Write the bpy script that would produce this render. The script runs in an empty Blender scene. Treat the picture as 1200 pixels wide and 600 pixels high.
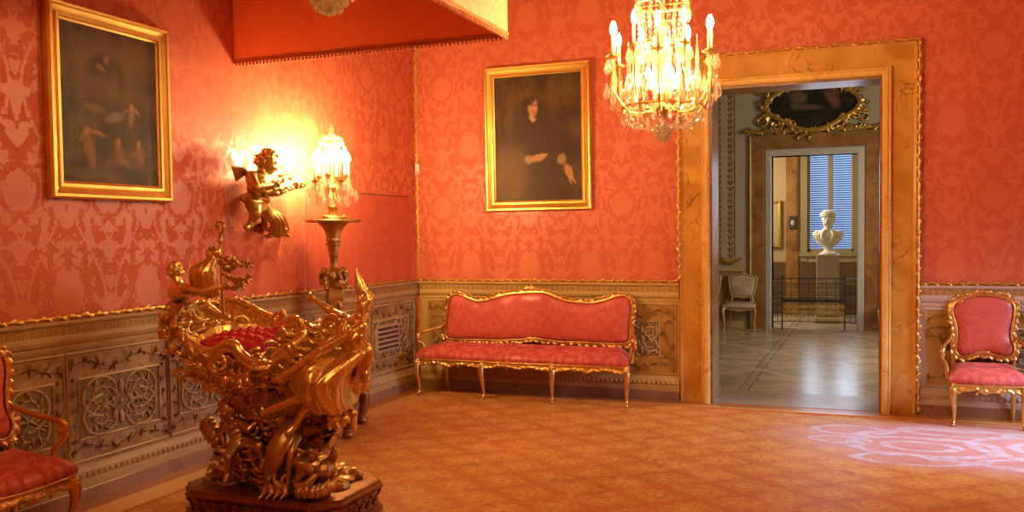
import bpy, bmesh, math, random
from mathutils import Vector, Matrix
random.seed(7)
V = Vector
PI = math.pi
S = bpy.context.scene
COL = S.collection

# ------------------------------------------------------------------ camera
CAM = V((4.8787, -9.3309, 1.75))
YAW, PITCH, ROLL, FOC, PY = -0.3762, -0.0411, -0.0119, 1057.01, 318.36
_w = V((math.sin(YAW)*math.cos(PITCH), math.cos(YAW)*math.cos(PITCH), math.sin(PITCH)))
_r0 = V((math.cos(YAW), -math.sin(YAW), 0)); _u0 = _r0.cross(_w)
_r = _r0*math.cos(ROLL)+_u0*math.sin(ROLL); _u = -_r0*math.sin(ROLL)+_u0*math.cos(ROLL)
cam = bpy.data.cameras.new('camera'); co = bpy.data.objects.new('camera', cam); COL.objects.link(co)
cam.sensor_width = 36; cam.lens = FOC/1200*36; cam.shift_y = (PY-300)/1200; cam.clip_start = .05
M = Matrix((( _r.x, _u.x, -_w.x, CAM.x), (_r.y, _u.y, -_w.y, CAM.y), (_r.z, _u.z, -_w.z, CAM.z), (0, 0, 0, 1)))
co.matrix_world = M; S.camera = co
def ray(x, y): return _r*((x-600)/FOC) - _u*((y-PY)/FOC) + _w
def flo(x, y, z=0.): d = ray(x, y); return CAM+d*((z-CAM.z)/d.z)      # measured point on a level plane
def wy(x, y, Y=0.): d = ray(x, y); return CAM+d*((Y-CAM.y)/d.y)        # measured point on a plane parallel to the back wall
def wx(x, y, X=0.): d = ray(x, y); return CAM+d*((X-CAM.x)/d.x)        # measured point on a plane parallel to the left wall

# ------------------------------------------------------------------ light, world, exposure
S.view_settings.view_transform = 'Standard'; S.view_settings.look = 'None'; S.view_settings.gamma = 1
S.view_settings.use_curve_mapping = False
S.view_settings.exposure = 0.0
FLAME = 450.0          # radiance of the main chandelier's flames
FLAME_C = 1150.0        # candelabrum
WARM = (1.0, .63, .28); WARM_C = (1.0, .70, .34)
SKY = (.42, .62, 1.0); SKY_S = 1.5
cy = S.cycles
cy.use_denoising = True; cy.max_bounces = 8; cy.diffuse_bounces = 4; cy.glossy_bounces = 4; cy.transparent_max_bounces = 24
cy.sample_clamp_indirect = 3.0; cy.caustics_reflective = False; cy.caustics_refractive = False
W = bpy.data.worlds.new('world'); S.world = W; W.use_nodes = True
W.node_tree.nodes['Background'].inputs[0].default_value = (*SKY, 1); W.node_tree.nodes['Background'].inputs[1].default_value = SKY_S
def area(name, loc, rot, sx, sy, power, col, spread=PI):
    l = bpy.data.lights.new(name, 'AREA'); l.shape = 'RECTANGLE'; l.size = sx; l.size_y = sy; l.energy = power; l.color = col; l.spread = spread
    o = bpy.data.objects.new(name, l); COL.objects.link(o); o.location = loc; o.rotation_euler = rot; return o
# daylight through the window of this room (right wall), of the room beyond, and of the last room, plus an added side fill
area('daylight_window', (7.95, -1.25, 1.75), (0, math.radians(58), math.radians(1)), 1.4, 1.3, 66, (.50, .64, 1.0), math.radians(70))
area('daylight_antechamber', (7.3, 3.9, 2.4), (0, math.radians(75), 0), 2.6, 1.8, 170, (1., .78, .5))
area('daylight_cabinet', (4.17, 10.3, 2.3), (math.radians(-80), 0, 0), 1.0, 2.0, 25, (.7, .82, 1.0))
area('fill_cabinet_side', (1.7, 9.0, 2.6), (0, math.radians(-70), 0), 1.6, 1.6, 140, (1., .82, .55))  # added warm fill at the solid side wall, no window there

# ------------------------------------------------------------------ helpers: tags
def tag(o, label=None, cat=None, group=None, kind=None):
    if label: o['label'] = label
    if cat: o['category'] = cat
    if group: o['group'] = group
    if kind: o['kind'] = kind
    return o
def empty(name, loc, label=None, cat=None, group=None, rz=0):
    o = bpy.data.objects.new(name, None); COL.objects.link(o); o.location = loc; o.rotation_euler = (0, 0, rz); o.empty_display_size = .1
    return tag(o, label, cat, group)
def copy_tree(o, parent=None):
    c = o.copy(); COL.objects.link(c)
    if parent is not None: c.parent = parent
    for ch in list(o.children): copy_tree(ch, c)
    return c

# ------------------------------------------------------------------ helpers: mesh
def smooth_path(P, k=6, closed=False):
    P = [V(p) for p in P]; n = len(P); out = []
    if n < 3 and not closed: return P
    for i in range(n if closed else n-1):
        if closed: a, b, c, d = P[(i-1) % n], P[i], P[(i+1) % n], P[(i+2) % n]
        else: a, b, c, d = P[max(i-1, 0)], P[i], P[i+1], P[min(i+2, n-1)]
        for j in range(k):
            t = j/k
            out.append(.5*((2*b)+(c-a)*t+(2*a-5*b+4*c-d)*t*t+(3*b-a-3*c+d)*t**3))
    if not closed: out.append(P[-1])
    return out
def lerp_list(R, n):
    if not hasattr(R, '__len__'): return [R]*n
    m = len(R)-1; out = []
    for i in range(n):
        t = i/(n-1)*m if n > 1 else 0; j = min(int(t), m-1) if m > 0 else 0
        out.append(R[j]+(R[j+1]-R[j])*(t-j) if m > 0 else R[0])
    return out
class MB:
    def __init__(s): s.v = []; s.f = []; s.mi = []
    def add(s, vs, fs):
        n = len(s.v); s.v += [tuple(v) for v in vs]; s.f += [tuple(i+n for i in f) for f in fs]; return s
    def box(s, a, b, c=0.):
        (x0, y0, z0), (x1, y1, z1) = a, b
        if c <= 0:
            return s.add([(x0, y0, z0), (x1, y0, z0), (x1, y1, z0), (x0, y1, z0), (x0, y0, z1), (x1, y0, z1), (x1, y1, z1), (x0, y1, z1)],
                         [(3, 2, 1, 0), (4, 5, 6, 7), (0, 1, 5, 4), (1, 2, 6, 5), (2, 3, 7, 6), (3, 0, 4, 7)])
        def ring(z, i): return [(x0+i, y0, z), (x1-i, y0, z), (x1, y0+i, z), (x1, y1-i, z), (x1-i, y1, z), (x0+i, y1, z), (x0, y1-i, z), (x0, y0+i, z)]
        def inn(z): return [(min(max(x, x0+c), x1-c), min(max(y, y0+c), y1-c), z) for x, y, _ in ring(z, c)]
        R = [inn(z0), ring(z0+c, c), ring(z1-c, c), inn(z1)]
        vs = [p for r in R for p in r]; fs = []
        for k in range(3):
            for i in range(8): fs.append((k*8+i, k*8+(i+1) % 8, k*8+8+(i+1) % 8, k*8+8+i))
        fs.append(tuple(range(7, -1, -1))); fs.append(tuple(range(24, 32)))
        return s.add(vs, fs)
    def tube(s, P, R, n=8, k=0, closed=False, flat=1., up=None):
        P = smooth_path(P, k, closed) if k else [V(p) for p in P]
        m = len(P); R = lerp_list(R, m); vs = []; fs = []
        T = []
        for i in range(m):
            a = P[(i-1) % m] if closed else P[max(i-1, 0)]; b = P[(i+1) % m] if closed else P[min(i+1, m-1)]
            d = b-a; T.append(d.normalized() if d.length > 1e-9 else V((0, 0, 1)))
        N = V(up) if up else (V((0, 0, 1)) if abs(T[0].z) < .9 else V((1, 0, 0)))
        for i in range(m):
            N = N-T[i]*N.dot(T[i])
            N = N.normalized() if N.length > 1e-6 else T[i].orthogonal().normalized()
            B = T[i].cross(N)
            for j in range(n):
                a = 2*PI*j/n; vs.append(P[i]+B*(math.cos(a)*R[i])+N*(math.sin(a)*R[i]*flat))
        for i in range(m if closed else m-1):
            for j in range(n):
                a, b = i*n+j, i*n+(j+1) % n; c, d = ((i+1) % m)*n+(j+1) % n, ((i+1) % m)*n+j
                fs.append((a, b, c, d))
        if not closed:
            for e, i0, sg in ((0, 0, -1), (m-1, (m-1)*n, 1)):
                vs.append(P[e]+T[e]*(sg*R[e]*.6)); q = len(vs)-1
                for j in range(n):
                    a, b = i0+j, i0+(j+1) % n
                    fs.append((b, a, q) if sg < 0 else (a, b, q))
        return s.add(vs, fs)
    def lathe(s, prof, n=24, c=(0, 0, 0), sx=1., sy=1., wob=None):
        vs = []; fs = []; m = len(prof); c = V(c)
        for r, z in prof:
            for j in range(n):
                a = 2*PI*j/n; q = r*(wob(a, z) if wob else 1)
                vs.append((c.x+math.cos(a)*q*sx, c.y+math.sin(a)*q*sy, c.z+z))
        for i in range(m-1):
            for j in range(n): fs.append((i*n+j, i*n+(j+1) % n, (i+1)*n+(j+1) % n, (i+1)*n+j))
        fs.append(tuple(range(n-1, -1, -1))); fs.append(tuple(range((m-1)*n, m*n)))
        return s.add(vs, fs)
    def ell(s, c, r, rot=None, n=10, m=7):
        if not hasattr(r, '__len__'): r = (r, r, r)
        c = V(c); vs = []; fs = []
        def T(p):
            p = V((p[0]*r[0], p[1]*r[1], p[2]*r[2]))
            if rot is not None: p = rot @ p
            return c+p
        vs.append(T((0, 0, -1)))
        for i in range(1, m):
            t = -PI/2+PI*i/m
            for j in range(n): a = 2*PI*j/n; vs.append(T((math.cos(t)*math.cos(a), math.cos(t)*math.sin(a), math.sin(t))))
        vs.append(T((0, 0, 1))); q = len(vs)-1
        for j in range(n): fs.append((0, 1+(j+1) % n, 1+j))
        for i in range(m-2):
            for j in range(n): fs.append((1+i*n+j, 1+i*n+(j+1) % n, 1+(i+1)*n+(j+1) % n, 1+(i+1)*n+j))
        for j in range(n): fs.append((q, 1+(m-2)*n+j, 1+(m-2)*n+(j+1) % n))
        return s.add(vs, fs)
    def prism(s, poly, f0, f1):      # poly: 2D points, f0/f1 map 2D -> 3D for the two ends
        n = len(poly); vs = [f0(*p) for p in poly]+[f1(*p) for p in poly]
        fs = [(i, (i+1) % n, n+(i+1) % n, n+i) for i in range(n)]+[tuple(range(n-1, -1, -1)), tuple(range(n, 2*n))]
        return s.add(vs, fs)
    def loft(s, rings, caps=True, closed=True):
        n = len(rings[0]); vs = [p for r in rings for p in r]; fs = []
        for i in range(len(rings)-1):
            for j in range(n if closed else n-1): fs.append((i*n+j, i*n+(j+1) % n, (i+1)*n+(j+1) % n, (i+1)*n+j))
        if caps: fs.append(tuple(range(n-1, -1, -1))); fs.append(tuple(range((len(rings)-1)*n, len(rings)*n)))
        return s.add(vs, fs)
    def build(s, name, mat, parent=None, smooth=True, vox=None, it=2, off=None, sharp=40):
        me = bpy.data.meshes.new(name)
        o3 = V(off) if off is not None else V((0, 0, 0))
        me.from_pydata([V(v)-o3 for v in s.v], [], s.f)
        bm = bmesh.new(); bm.from_mesh(me); bmesh.ops.recalc_face_normals(bm, faces=bm.faces); bm.to_mesh(me); bm.free()
        if vox: me = remesh(me, vox, it); me.name = name
        me.materials.clear(); me.materials.append(mat)
        if smooth:
            me.polygons.foreach_set('use_smooth', [True]*len(me.polygons))
            if not vox: me.set_sharp_from_angle(angle=math.radians(sharp))
        o = bpy.data.objects.new(name, me); COL.objects.link(o)
        if parent is not None: o.parent = parent
        return o
TMP = bpy.data.scenes.new('tmp')
def remesh(me, vox, it=2):
    o = bpy.data.objects.new('tmp', me); TMP.collection.objects.link(o)
    m = o.modifiers.new('r', 'REMESH'); m.mode = 'VOXEL'; m.voxel_size = vox
    if it: q = o.modifiers.new('s', 'SMOOTH'); q.factor = .5; q.iterations = it
    TMP.view_layers[0].update(); dg = TMP.view_layers[0].depsgraph
    n = bpy.data.meshes.new_from_object(o.evaluated_get(dg)); bpy.data.objects.remove(o); return n
def struct(mb, name, mat, smooth=False, parent=None, **k):
    o = mb.build(name, mat, parent, smooth=smooth, **k)
    if parent is None: o['kind'] = 'structure'
    return o
def basis(x, z):
    z = V(z).normalized(); x = V(x); x = (x-z*x.dot(z)).normalized(); y = z.cross(x)
    return Matrix((x, y, z)).transposed()
def extrude_profile(mb, prof, p0, p1, nrm):   # prof: closed polygon of (out, z)
    p0, p1, nrm = V(p0), V(p1), V(nrm)
    mb.prism(prof, lambda a, z: p0+nrm*a+V((0, 0, z)), lambda a, z: p1+nrm*a+V((0, 0, z)))
def casing(mb, x0, x1, zt, prof, y0, sg=-1):  # three sided mitred door casing, prof: (outwards, towards viewer)
    L = []
    for d, p in prof:
        y = y0+sg*p; L.append([(x0-d, y, 0), (x0-d, y, zt+d), (x1+d, y, zt+d), (x1+d, y, 0)])
    vs = [p for l in L for p in l]; fs = []; n = len(L)
    for i in range(n):
        for j in range(3): a, b = i*4+j, ((i+1) % n)*4+j; fs.append((a, a+1, b+1, b))
    fs.append(tuple(i*4 for i in range(n))); fs.append(tuple(i*4+3 for i in range(n-1, -1, -1)))
    mb.add(vs, fs)
def frame4(mb, w, h, prof):                   # picture frame in the xz plane facing -y, outer size w x h
    L = []
    for d, p in prof:
        L.append([(-w/2+d, -p, -h/2+d), (w/2-d, -p, -h/2+d), (w/2-d, -p, h/2-d), (-w/2+d, -p, h/2-d)])
    vs = [p for l in L for p in l]; fs = []; n = len(L)
    for i in range(n):
        for j in range(4): a, b = i*4, ((i+1) % n)*4; fs.append((a+j, a+(j+1) % 4, b+(j+1) % 4, b+j))
    mb.add(vs, fs)
def gilt_strip(mb, p0, p1, nrm, w=.03, step=.055, jitter=.3):   # carved running-leaf gilt moulding
    p0, p1, nrm = V(p0), V(p1), V(nrm).normalized(); d = p1-p0; L = d.length; d.normalize(); s = nrm.cross(d)
    mb.tube([p0+nrm*w*.25, p1+nrm*w*.25], w*.28, 6)
    n = int(L/step)
    for i in range(n):
        t = (i+.5)/n*L; sg = 1 if i % 2 else -1; a = sg*random.uniform(.1, .75)
        ax = d*math.cos(a)+s*math.sin(a)
        mb.ell(p0+d*t+nrm*w*.35+s*(sg*w*.22*random.uniform(.6, 1.4)), (step*random.uniform(.42, .72), w*random.uniform(.28, .44), w*.32), basis(ax, nrm), 7, 5)

# ------------------------------------------------------------------ helpers: materials
class NT:
    def __init__(s, name):
        s.m = bpy.data.materials.new(name); s.m.use_nodes = True; s.t = s.m.node_tree; s.b = s.t.nodes['Principled BSDF']
    def set(s, **k):
        for a, v in k.items():
            i = s.b.inputs[a.replace('_', ' ')]
            s.plug(i, v)
        return s
    def plug(s, i, v):
        if isinstance(v, bpy.types.NodeSocket): s.t.links.new(v, i)
        elif hasattr(v, '__len__') and len(v) == 3 and len(i.default_value) == 4: i.default_value = (*v, 1)
        else: i.default_value = v
    def math(s, op, a, b=0., c=0.):
        n = s.t.nodes.new('ShaderNodeMath'); n.operation = op
        for i, v in enumerate((a, b, c)): s.plug(n.inputs[i], v)
        return n.outputs[0]
    def mix(s, f, a, b, mode='MIX'):
        n = s.t.nodes.new('ShaderNodeMix'); n.data_type = 'RGBA'; n.blend_type = mode
        s.plug(n.inputs[0], f); s.plug(n.inputs[6], a); s.plug(n.inputs[7], b); return n.outputs[2]
    def sstep(s, x, lo, hi, a=0., b=1.):
        n = s.t.nodes.new('ShaderNodeMapRange'); n.interpolation_type = 'SMOOTHSTEP'
        for i, v in enumerate((x, lo, hi, a, b)): s.plug(n.inputs[i], v)
        return n.outputs[0]
    def noise(s, vec, scale=5., detail=2., rough=.5, dist=0.):
        n = s.t.nodes.new('ShaderNodeTexNoise'); s.t.links.new(vec, n.inputs['Vector'])
        n.inputs['Scale'].default_value = scale; n.inputs['Detail'].default_value = detail; n.inputs['Roughness'].default_value = rough; n.inputs['Distortion'].default_value = dist
        return n.outputs[0]
    def pos(s): return s.t.nodes.new('ShaderNodeNewGeometry').outputs['Position']
    def tex(s, w='Object'): return s.t.nodes.new('ShaderNodeTexCoord').outputs[w]
    def sep(s, v): n = s.t.nodes.new('ShaderNodeSeparateXYZ'); s.t.links.new(v, n.inputs[0]); return n.outputs
    def comb(s, x, y, z):
        n = s.t.nodes.new('ShaderNodeCombineXYZ')
        for i, v in enumerate((x, y, z)): s.plug(n.inputs[i], v)
        return n.outputs[0]
    def scale(s, v, k):
        n = s.t.nodes.new('ShaderNodeVectorMath'); n.operation = 'MULTIPLY'; s.t.links.new(v, n.inputs[0]); n.inputs[1].default_value = k; return n.outputs[0]
    def bump(s, h, st=.3, d=.01):
        n = s.t.nodes.new('ShaderNodeBump'); n.inputs['Strength'].default_value = st; n.inputs['Distance'].default_value = d
        s.t.links.new(h, n.inputs['Height']); s.t.links.new(n.outputs[0], s.b.inputs['Normal']); return s
def plain(name, col, rough=.5, metal=0., var=.15, sc=12., bump=0.):
    n = NT(name); h = n.noise(n.tex(), sc, 3.)
    c = n.mix(h, tuple(x*(1-var) for x in col), tuple(min(1, x*(1+var)) for x in col))
    n.set(Base_Color=c, Roughness=rough, Metallic=metal)
    if bump: n.bump(h, bump, .004)
    return n.m
def gold(name, a, b, rough=.3, sc=9.):
    n = NT(name); h = n.noise(n.tex(), sc, 4., .6); h2 = n.noise(n.tex(), sc*9, 2.)
    f = n.sstep(h, .2, .8)
    n.set(Base_Color=n.mix(f, a, b), Roughness=n.sstep(h2, .2, .8, rough-.08, rough+.12), Metallic=.92)
    n.bump(h2, .12, .003); return n.m
def damask_mask(n, u, v, P=.7, H=1.36):
    s = n.math('DIVIDE', n.math('PINGPONG', u, P/2), P/2)              # 0 on the axis .. 1
    t = n.math('DIVIDE', v, H); ang = n.math('MULTIPLY', t, 2*PI)
    ca, sa = n.math('COSINE', ang), n.math('SINE', ang)
    nz = n.noise(n.comb(n.math('MULTIPLY', s, 1.9), n.math('MULTIPLY', ca, 1.05), n.math('MULTIPLY', sa, 1.05)), 1.9, 2.4, .55, .3)
    f = n.sstep(nz, .485, .515)
    # ogee stems
    og = n.math('ABSOLUTE', n.math('SUBTRACT', s, n.math('ADD', .5, n.math('MULTIPLY', ca, .38))))
    fine = n.noise(n.comb(n.math('MULTIPLY', s, 3.), n.math('MULTIPLY', ca, 2.4), n.math('MULTIPLY', sa, 2.4)), 4., 1., .5)
    stem = n.sstep(n.math('ADD', og, n.math('MULTIPLY', fine, .16)), .13, .1)
    f = n.math('MAXIMUM', f, stem)
    def med(sc, tc, rs, rt):       # fruit medallion with a leafy edge and a bare ring inside
        dt = n.math('SUBTRACT', n.math('FRACT', n.math('ADD', n.math('SUBTRACT', t, tc), .5)), .5)
        e = n.math('SQRT', n.math('ADD', n.math('POWER', n.math('DIVIDE', n.math('SUBTRACT', s, sc), rs), 2.), n.math('POWER', n.math('DIVIDE', dt, rt), 2.)))
        return n.math('ADD', e, n.math('MULTIPLY', n.math('SUBTRACT', fine, .5), .55))
    e1, e2 = med(0., .02, .42, .13), med(1., .52, .36, .11)
    for e in (e1, e2):
        ring = n.math('MULTIPLY', n.sstep(e, 1.25, 1.15), n.sstep(e, .95, 1.05))
        core = n.sstep(e, .82, .76)
        f = n.math('MAXIMUM', n.math('MULTIPLY', f, n.math('SUBTRACT', 1., ring)), core)
    return f
def damask(name, ua, va, ground, motif, P=.7, H=1.36, obj=False, r0=.68, r1=.36):
    n = NT(name); X = n.sep(n.tex() if obj else n.pos())
    f = damask_mask(n, X[ua], X[va], P, H)
    wv = n.noise(n.tex() if obj else n.pos(), 3., 2.)
    c = n.mix(f, ground, motif); c = n.mix(n.math('MULTIPLY', wv, .25), c, tuple(x*.8 for x in ground))
    n.set(Base_Color=c, Roughness=n.sstep(f, 0., 1., r0, r1), Sheen_Weight=.04, Sheen_Roughness=.4)
    n.b.inputs['Specular IOR Level'].default_value = .5
    return n.m
def marble(name, a, b, vein, sc=2.2, rough=.25):
    n = NT(name); p = n.tex()
    h = n.noise(p, sc, 3., .5, .8); h2 = n.noise(p, sc*1.5, 3., .5, 1.2)
    c = n.mix(n.sstep(h, .3, .7), a, b)
    vn = n.math('MULTIPLY', n.sstep(n.math('ABSOLUTE', n.math('SUBTRACT', h2, .5)), .02, .0), n.sstep(n.noise(p, sc*.8, 2.), .4, .65))
    c = n.mix(n.math('MULTIPLY', vn, .8), c, vein)
    n.set(Base_Color=c, Roughness=rough); return n.m
def painting(name, g0, g1, blobs, aspect=1.):
    n = NT(name); X = n.sep(n.tex('Generated'))
    nz = n.noise(n.tex('Generated'), 3.2, 5., .6); nz2 = n.noise(n.tex('Generated'), 9., 4., .6)
    c = n.mix(n.sstep(nz, .35, .7), g0, g1)
    wob = n.math('MULTIPLY', n.math('SUBTRACT', nz2, .5), .05)
    for (x, y, rx, ry, a, col, soft, op) in blobs:
        a = math.radians(a); ca, sa = math.cos(a), math.sin(a)
        dx = n.math('ADD', n.math('SUBTRACT', X[0], x), wob); dy = n.math('MULTIPLY', n.math('ADD', n.math('SUBTRACT', X[2], y), wob), 1/aspect)
        px = n.math('ADD', n.math('MULTIPLY', dx, ca/rx), n.math('MULTIPLY', dy, sa/rx))
        py = n.math('SUBTRACT', n.math('MULTIPLY', dy, ca/ry), n.math('MULTIPLY', dx, sa/ry))
        d = n.math('SQRT', n.math('ADD', n.math('MULTIPLY', px, px), n.math('MULTIPLY', py, py)))
        c = n.mix(n.sstep(d, 1+soft, 1-soft, 0., op), c, col)
    n.set(Base_Color=c, Roughness=.5); n.b.inputs['Specular IOR Level'].default_value = .22; return n.m

G = {}
G['gold'] = gold('gilded_wood', (.74, .50, .13), (.88, .66, .23), .31, 5.)
G['gold_dark'] = gold('aged_gilding', (.42, .25, .06), (.62, .41, .12), .36, 5.)
G['gold_frame'] = gold('frame_gilding', (.72, .42, .08), (.85, .55, .14), .36, 5.)
G['gold_chair'] = gold('chair_gilding', (.55, .30, .07), (.85, .52, .15), .34, 14.)
G['bronze'] = gold('bronzed_plinth', (.22, .085, .025), (.38, .17, .05), .42)
G['wall_b'] = damask('red_damask_back', 0, 2, (.62, .125, .052), (.71, .19, .085))
G['wall_l'] = damask('red_damask_left', 1, 2, (.62, .125, .052), (.71, .19, .085))
G['sofa'] = damask('red_damask_upholstery', 0, 2, (.59, .09, .057), (.67, .13, .08), .58, 1.1, True)
G['seat'] = damask('red_damask_seat', 0, 1, (.51, .065, .043), (.67, .125, .078), .58, .9, True)
G['velvet'] = plain('red_velvet', (.58, .022, .03), .75, 0, .3, 30, .2)
def cloth_mat(name, a, b, tr):
    n = NT(name); h = n.noise(n.tex(), 2.5, 4., .6); c = n.mix(h, a, b); t = n.t; t.nodes.remove(n.b); o = t.nodes['Material Output']
    d = t.nodes.new('ShaderNodeBsdfDiffuse'); l = t.nodes.new('ShaderNodeBsdfTranslucent'); m = t.nodes.new('ShaderNodeMixShader'); m.inputs[0].default_value = tr
    t.links.new(c, d.inputs[0]); t.links.new(c, l.inputs[0]); t.links.new(d.outputs[0], m.inputs[1]); t.links.new(l.outputs[0], m.inputs[2]); t.links.new(m.outputs[0], o.inputs[0]); return n.m
G['valance'] = cloth_mat('red_valance_cloth', (.76, .27, .12), (.82, .32, .15), .5)
G['cream'] = damask('cream_damask', 1, 2, (.66, .42, .22), (.78, .54, .31), .3, .5)
G['trimred'] = plain('fringe_gold_red', (.62, .22, .06), .6, 0, .4, 120)
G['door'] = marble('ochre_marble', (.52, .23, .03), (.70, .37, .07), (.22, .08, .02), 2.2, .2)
G['door_lit'] = marble('ochre_marble_lit', (.74, .42, .09), (.82, .52, .15), (.45, .2, .05), 3., .2)  # lighter copy of the ochre marble, its lit tone put into the colour
G['brown_marble'] = marble('brown_marble', (.20, .09, .025), (.32, .16, .05), (.08, .03, .01), 3., .3)
G['base_marble'] = marble('skirting_marble', (.26, .12, .05), (.36, .19, .09), (.14, .06, .03), 3., .3)
G['grey_stone'] = plain('grey_stone', (.42, .40, .37), .5)
G['white_marble'] = plain('white_marble', (.86, .82, .74), .45, 0, .05)
G['iron'] = plain('black_iron', (.03, .025, .02), .45, .6)
G['wax'] = plain('candle_wax', (.85, .68, .42), .5)
G['plaster'] = plain('ceiling_plaster', (.62, .42, .26), .8)
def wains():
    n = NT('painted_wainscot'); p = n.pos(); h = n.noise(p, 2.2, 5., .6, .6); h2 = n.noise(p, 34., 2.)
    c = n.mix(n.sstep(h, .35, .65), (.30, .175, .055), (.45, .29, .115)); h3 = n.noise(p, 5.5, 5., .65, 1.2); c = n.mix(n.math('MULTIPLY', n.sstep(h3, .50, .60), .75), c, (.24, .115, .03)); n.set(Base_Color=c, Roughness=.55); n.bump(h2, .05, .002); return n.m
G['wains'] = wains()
G['wains_light'] = plain('wainscot_moulding', (.46, .31, .125), .5, 0, .12, 7)
G['wains_ochre'] = plain('wainscot_ochre', (.40, .215, .04), .55, 0, .3, 9)
G['leaf_ochre'] = plain('painted_acanthus_brown', (.25, .12, .03), .55, 0, .3, 14)
G['panel_grey'] = plain('carved_panel_ground', (.23, .15, .06), .6, 0, .2, 8)
G['relief_grey'] = plain('carved_panel_relief', (.42, .29, .125), .55, 0, .15, 10)
def glassy(name, tint, k=.5, dif=.18):
    m = bpy.data.materials.new(name); m.use_nodes = True; t = m.node_tree; t.nodes.clear()
    o = t.nodes.new('ShaderNodeOutputMaterial'); tr = t.nodes.new('ShaderNodeBsdfTransparent'); gl = t.nodes.new('ShaderNodeBsdfGlossy'); df = t.nodes.new('ShaderNodeBsdfTranslucent')
    tr.inputs[0].default_value = (*tint, 1); gl.inputs[0].default_value = (1, .95, .85, 1); gl.inputs['Roughness'].default_value = .06; df.inputs[0].default_value = (.95, .85, .65, 1)
    lw = t.nodes.new('ShaderNodeLayerWeight'); lw.inputs[0].default_value = k
    a = t.nodes.new('ShaderNodeMixShader'); b = t.nodes.new('ShaderNodeMixShader'); b.inputs[0].default_value = dif
    t.links.new(lw.outputs['Facing'], a.inputs[0]); t.links.new(tr.outputs[0], a.inputs[1]); t.links.new(gl.outputs[0], a.inputs[2])
    t.links.new(a.outputs[0], b.inputs[1]); t.links.new(df.outputs[0], b.inputs[2]); t.links.new(b.outputs[0], o.inputs[0]); return m
G['crystal'] = glassy('cut_crystal', (.97, .93, .85), .5, .17)
G['crystal_amber'] = glassy('amber_crystal', (.9, .5, .25), .5, .25)
def emit(name, col, st):
    m = bpy.data.materials.new(name); m.use_nodes = True; b = m.node_tree.nodes['Principled BSDF']
    b.inputs['Emission Color'].default_value = (*col, 1); b.inputs['Emission Strength'].default_value = st; b.inputs['Base Color'].default_value = (*col, 1); return m
G['flame'] = emit('lit_bulb', WARM, FLAME); G['flame_c'] = emit('lit_bulb_candelabrum', WARM_C, FLAME_C)

# ================================================================== THE ROOM
RX, RY, RZ = 7.7, -12.5, 5.3          # right wall, wall behind the camera, ceiling
DX0, DX1, DZ = 3.38, 5.0, 3.21        # doorway in the back wall
DT = .36
def floor_mat():
    n = NT('wood_floor'); X = n.sep(n.pos())
    bd = n.math('MINIMUM', X[0], n.math('MULTIPLY', X[1], -1.))
    c0 = n.noise(n.scale(n.pos(), (1.2, 1.2, 1.2)), 2., 5., .6)
    wood = n.mix(c0, (.36, .11, .018), (.46, .16, .03))
    light = n.mix(c0, (.62, .29, .05), (.72, .37, .08))
    k = n.math('MULTIPLY', n.sstep(bd, .20, .205), n.sstep(bd, .425, .42))
    k2 = n.sstep(n.math('ABSOLUTE', n.math('SUBTRACT', bd, .20)), .012, .008)
    c = n.mix(k, wood, light); c = n.mix(k2, c, (.62, .36, .12))
    n.set(Base_Color=c, Roughness=.3); return n.m
struct(MB().box((-.1, RY, -.1), (RX, 0, 0)), 'floor', floor_mat())
struct(MB().box((-.1, RY, RZ), (RX, DT, RZ+.1)), 'ceiling', G['plaster'])
struct(MB().box((-.12, RY, 0), (0, 0, RZ)), 'wall_left', G['wall_l'])
m = MB(); m.box((-.12, 0, 0), (DX0, DT, RZ)); m.box((DX1, 0, 0), (RX+.4, DT, RZ)); m.box((DX0, 0, DZ), (DX1, DT, RZ))
struct(m, 'wall_back', G['wall_b'])
struct(MB().box((-.12, RY-.12, 0), (RX, RY, RZ)), 'wall_front', G['wall_b'])
WY0, WY1, WZ0, WZ1 = -2.1, -.5, .8, 2.3
m = MB(); m.box((RX, RY, 0), (RX+.4, WY0, RZ)); m.box((RX, WY1, 0), (RX+.4, 0, RZ)); m.box((RX, WY0, 0), (RX+.4, WY1, WZ0)); m.box((RX, WY0, WZ1), (RX+.4, WY1, RZ))
struct(m, 'wall_right', G['wall_l'])
m = MB()
for y in (WY0, (WY0+WY1)/2-.03, WY1-.06): m.box((RX+.12, y, WZ0), (RX+.18, y+.06, WZ1))
for z in (WZ0, 1.5, WZ1-.06): m.box((RX+.12, WY0, z), (RX+.18, WY1, z+.06))
struct(m, 'window_1', G['wains_light'])

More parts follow.
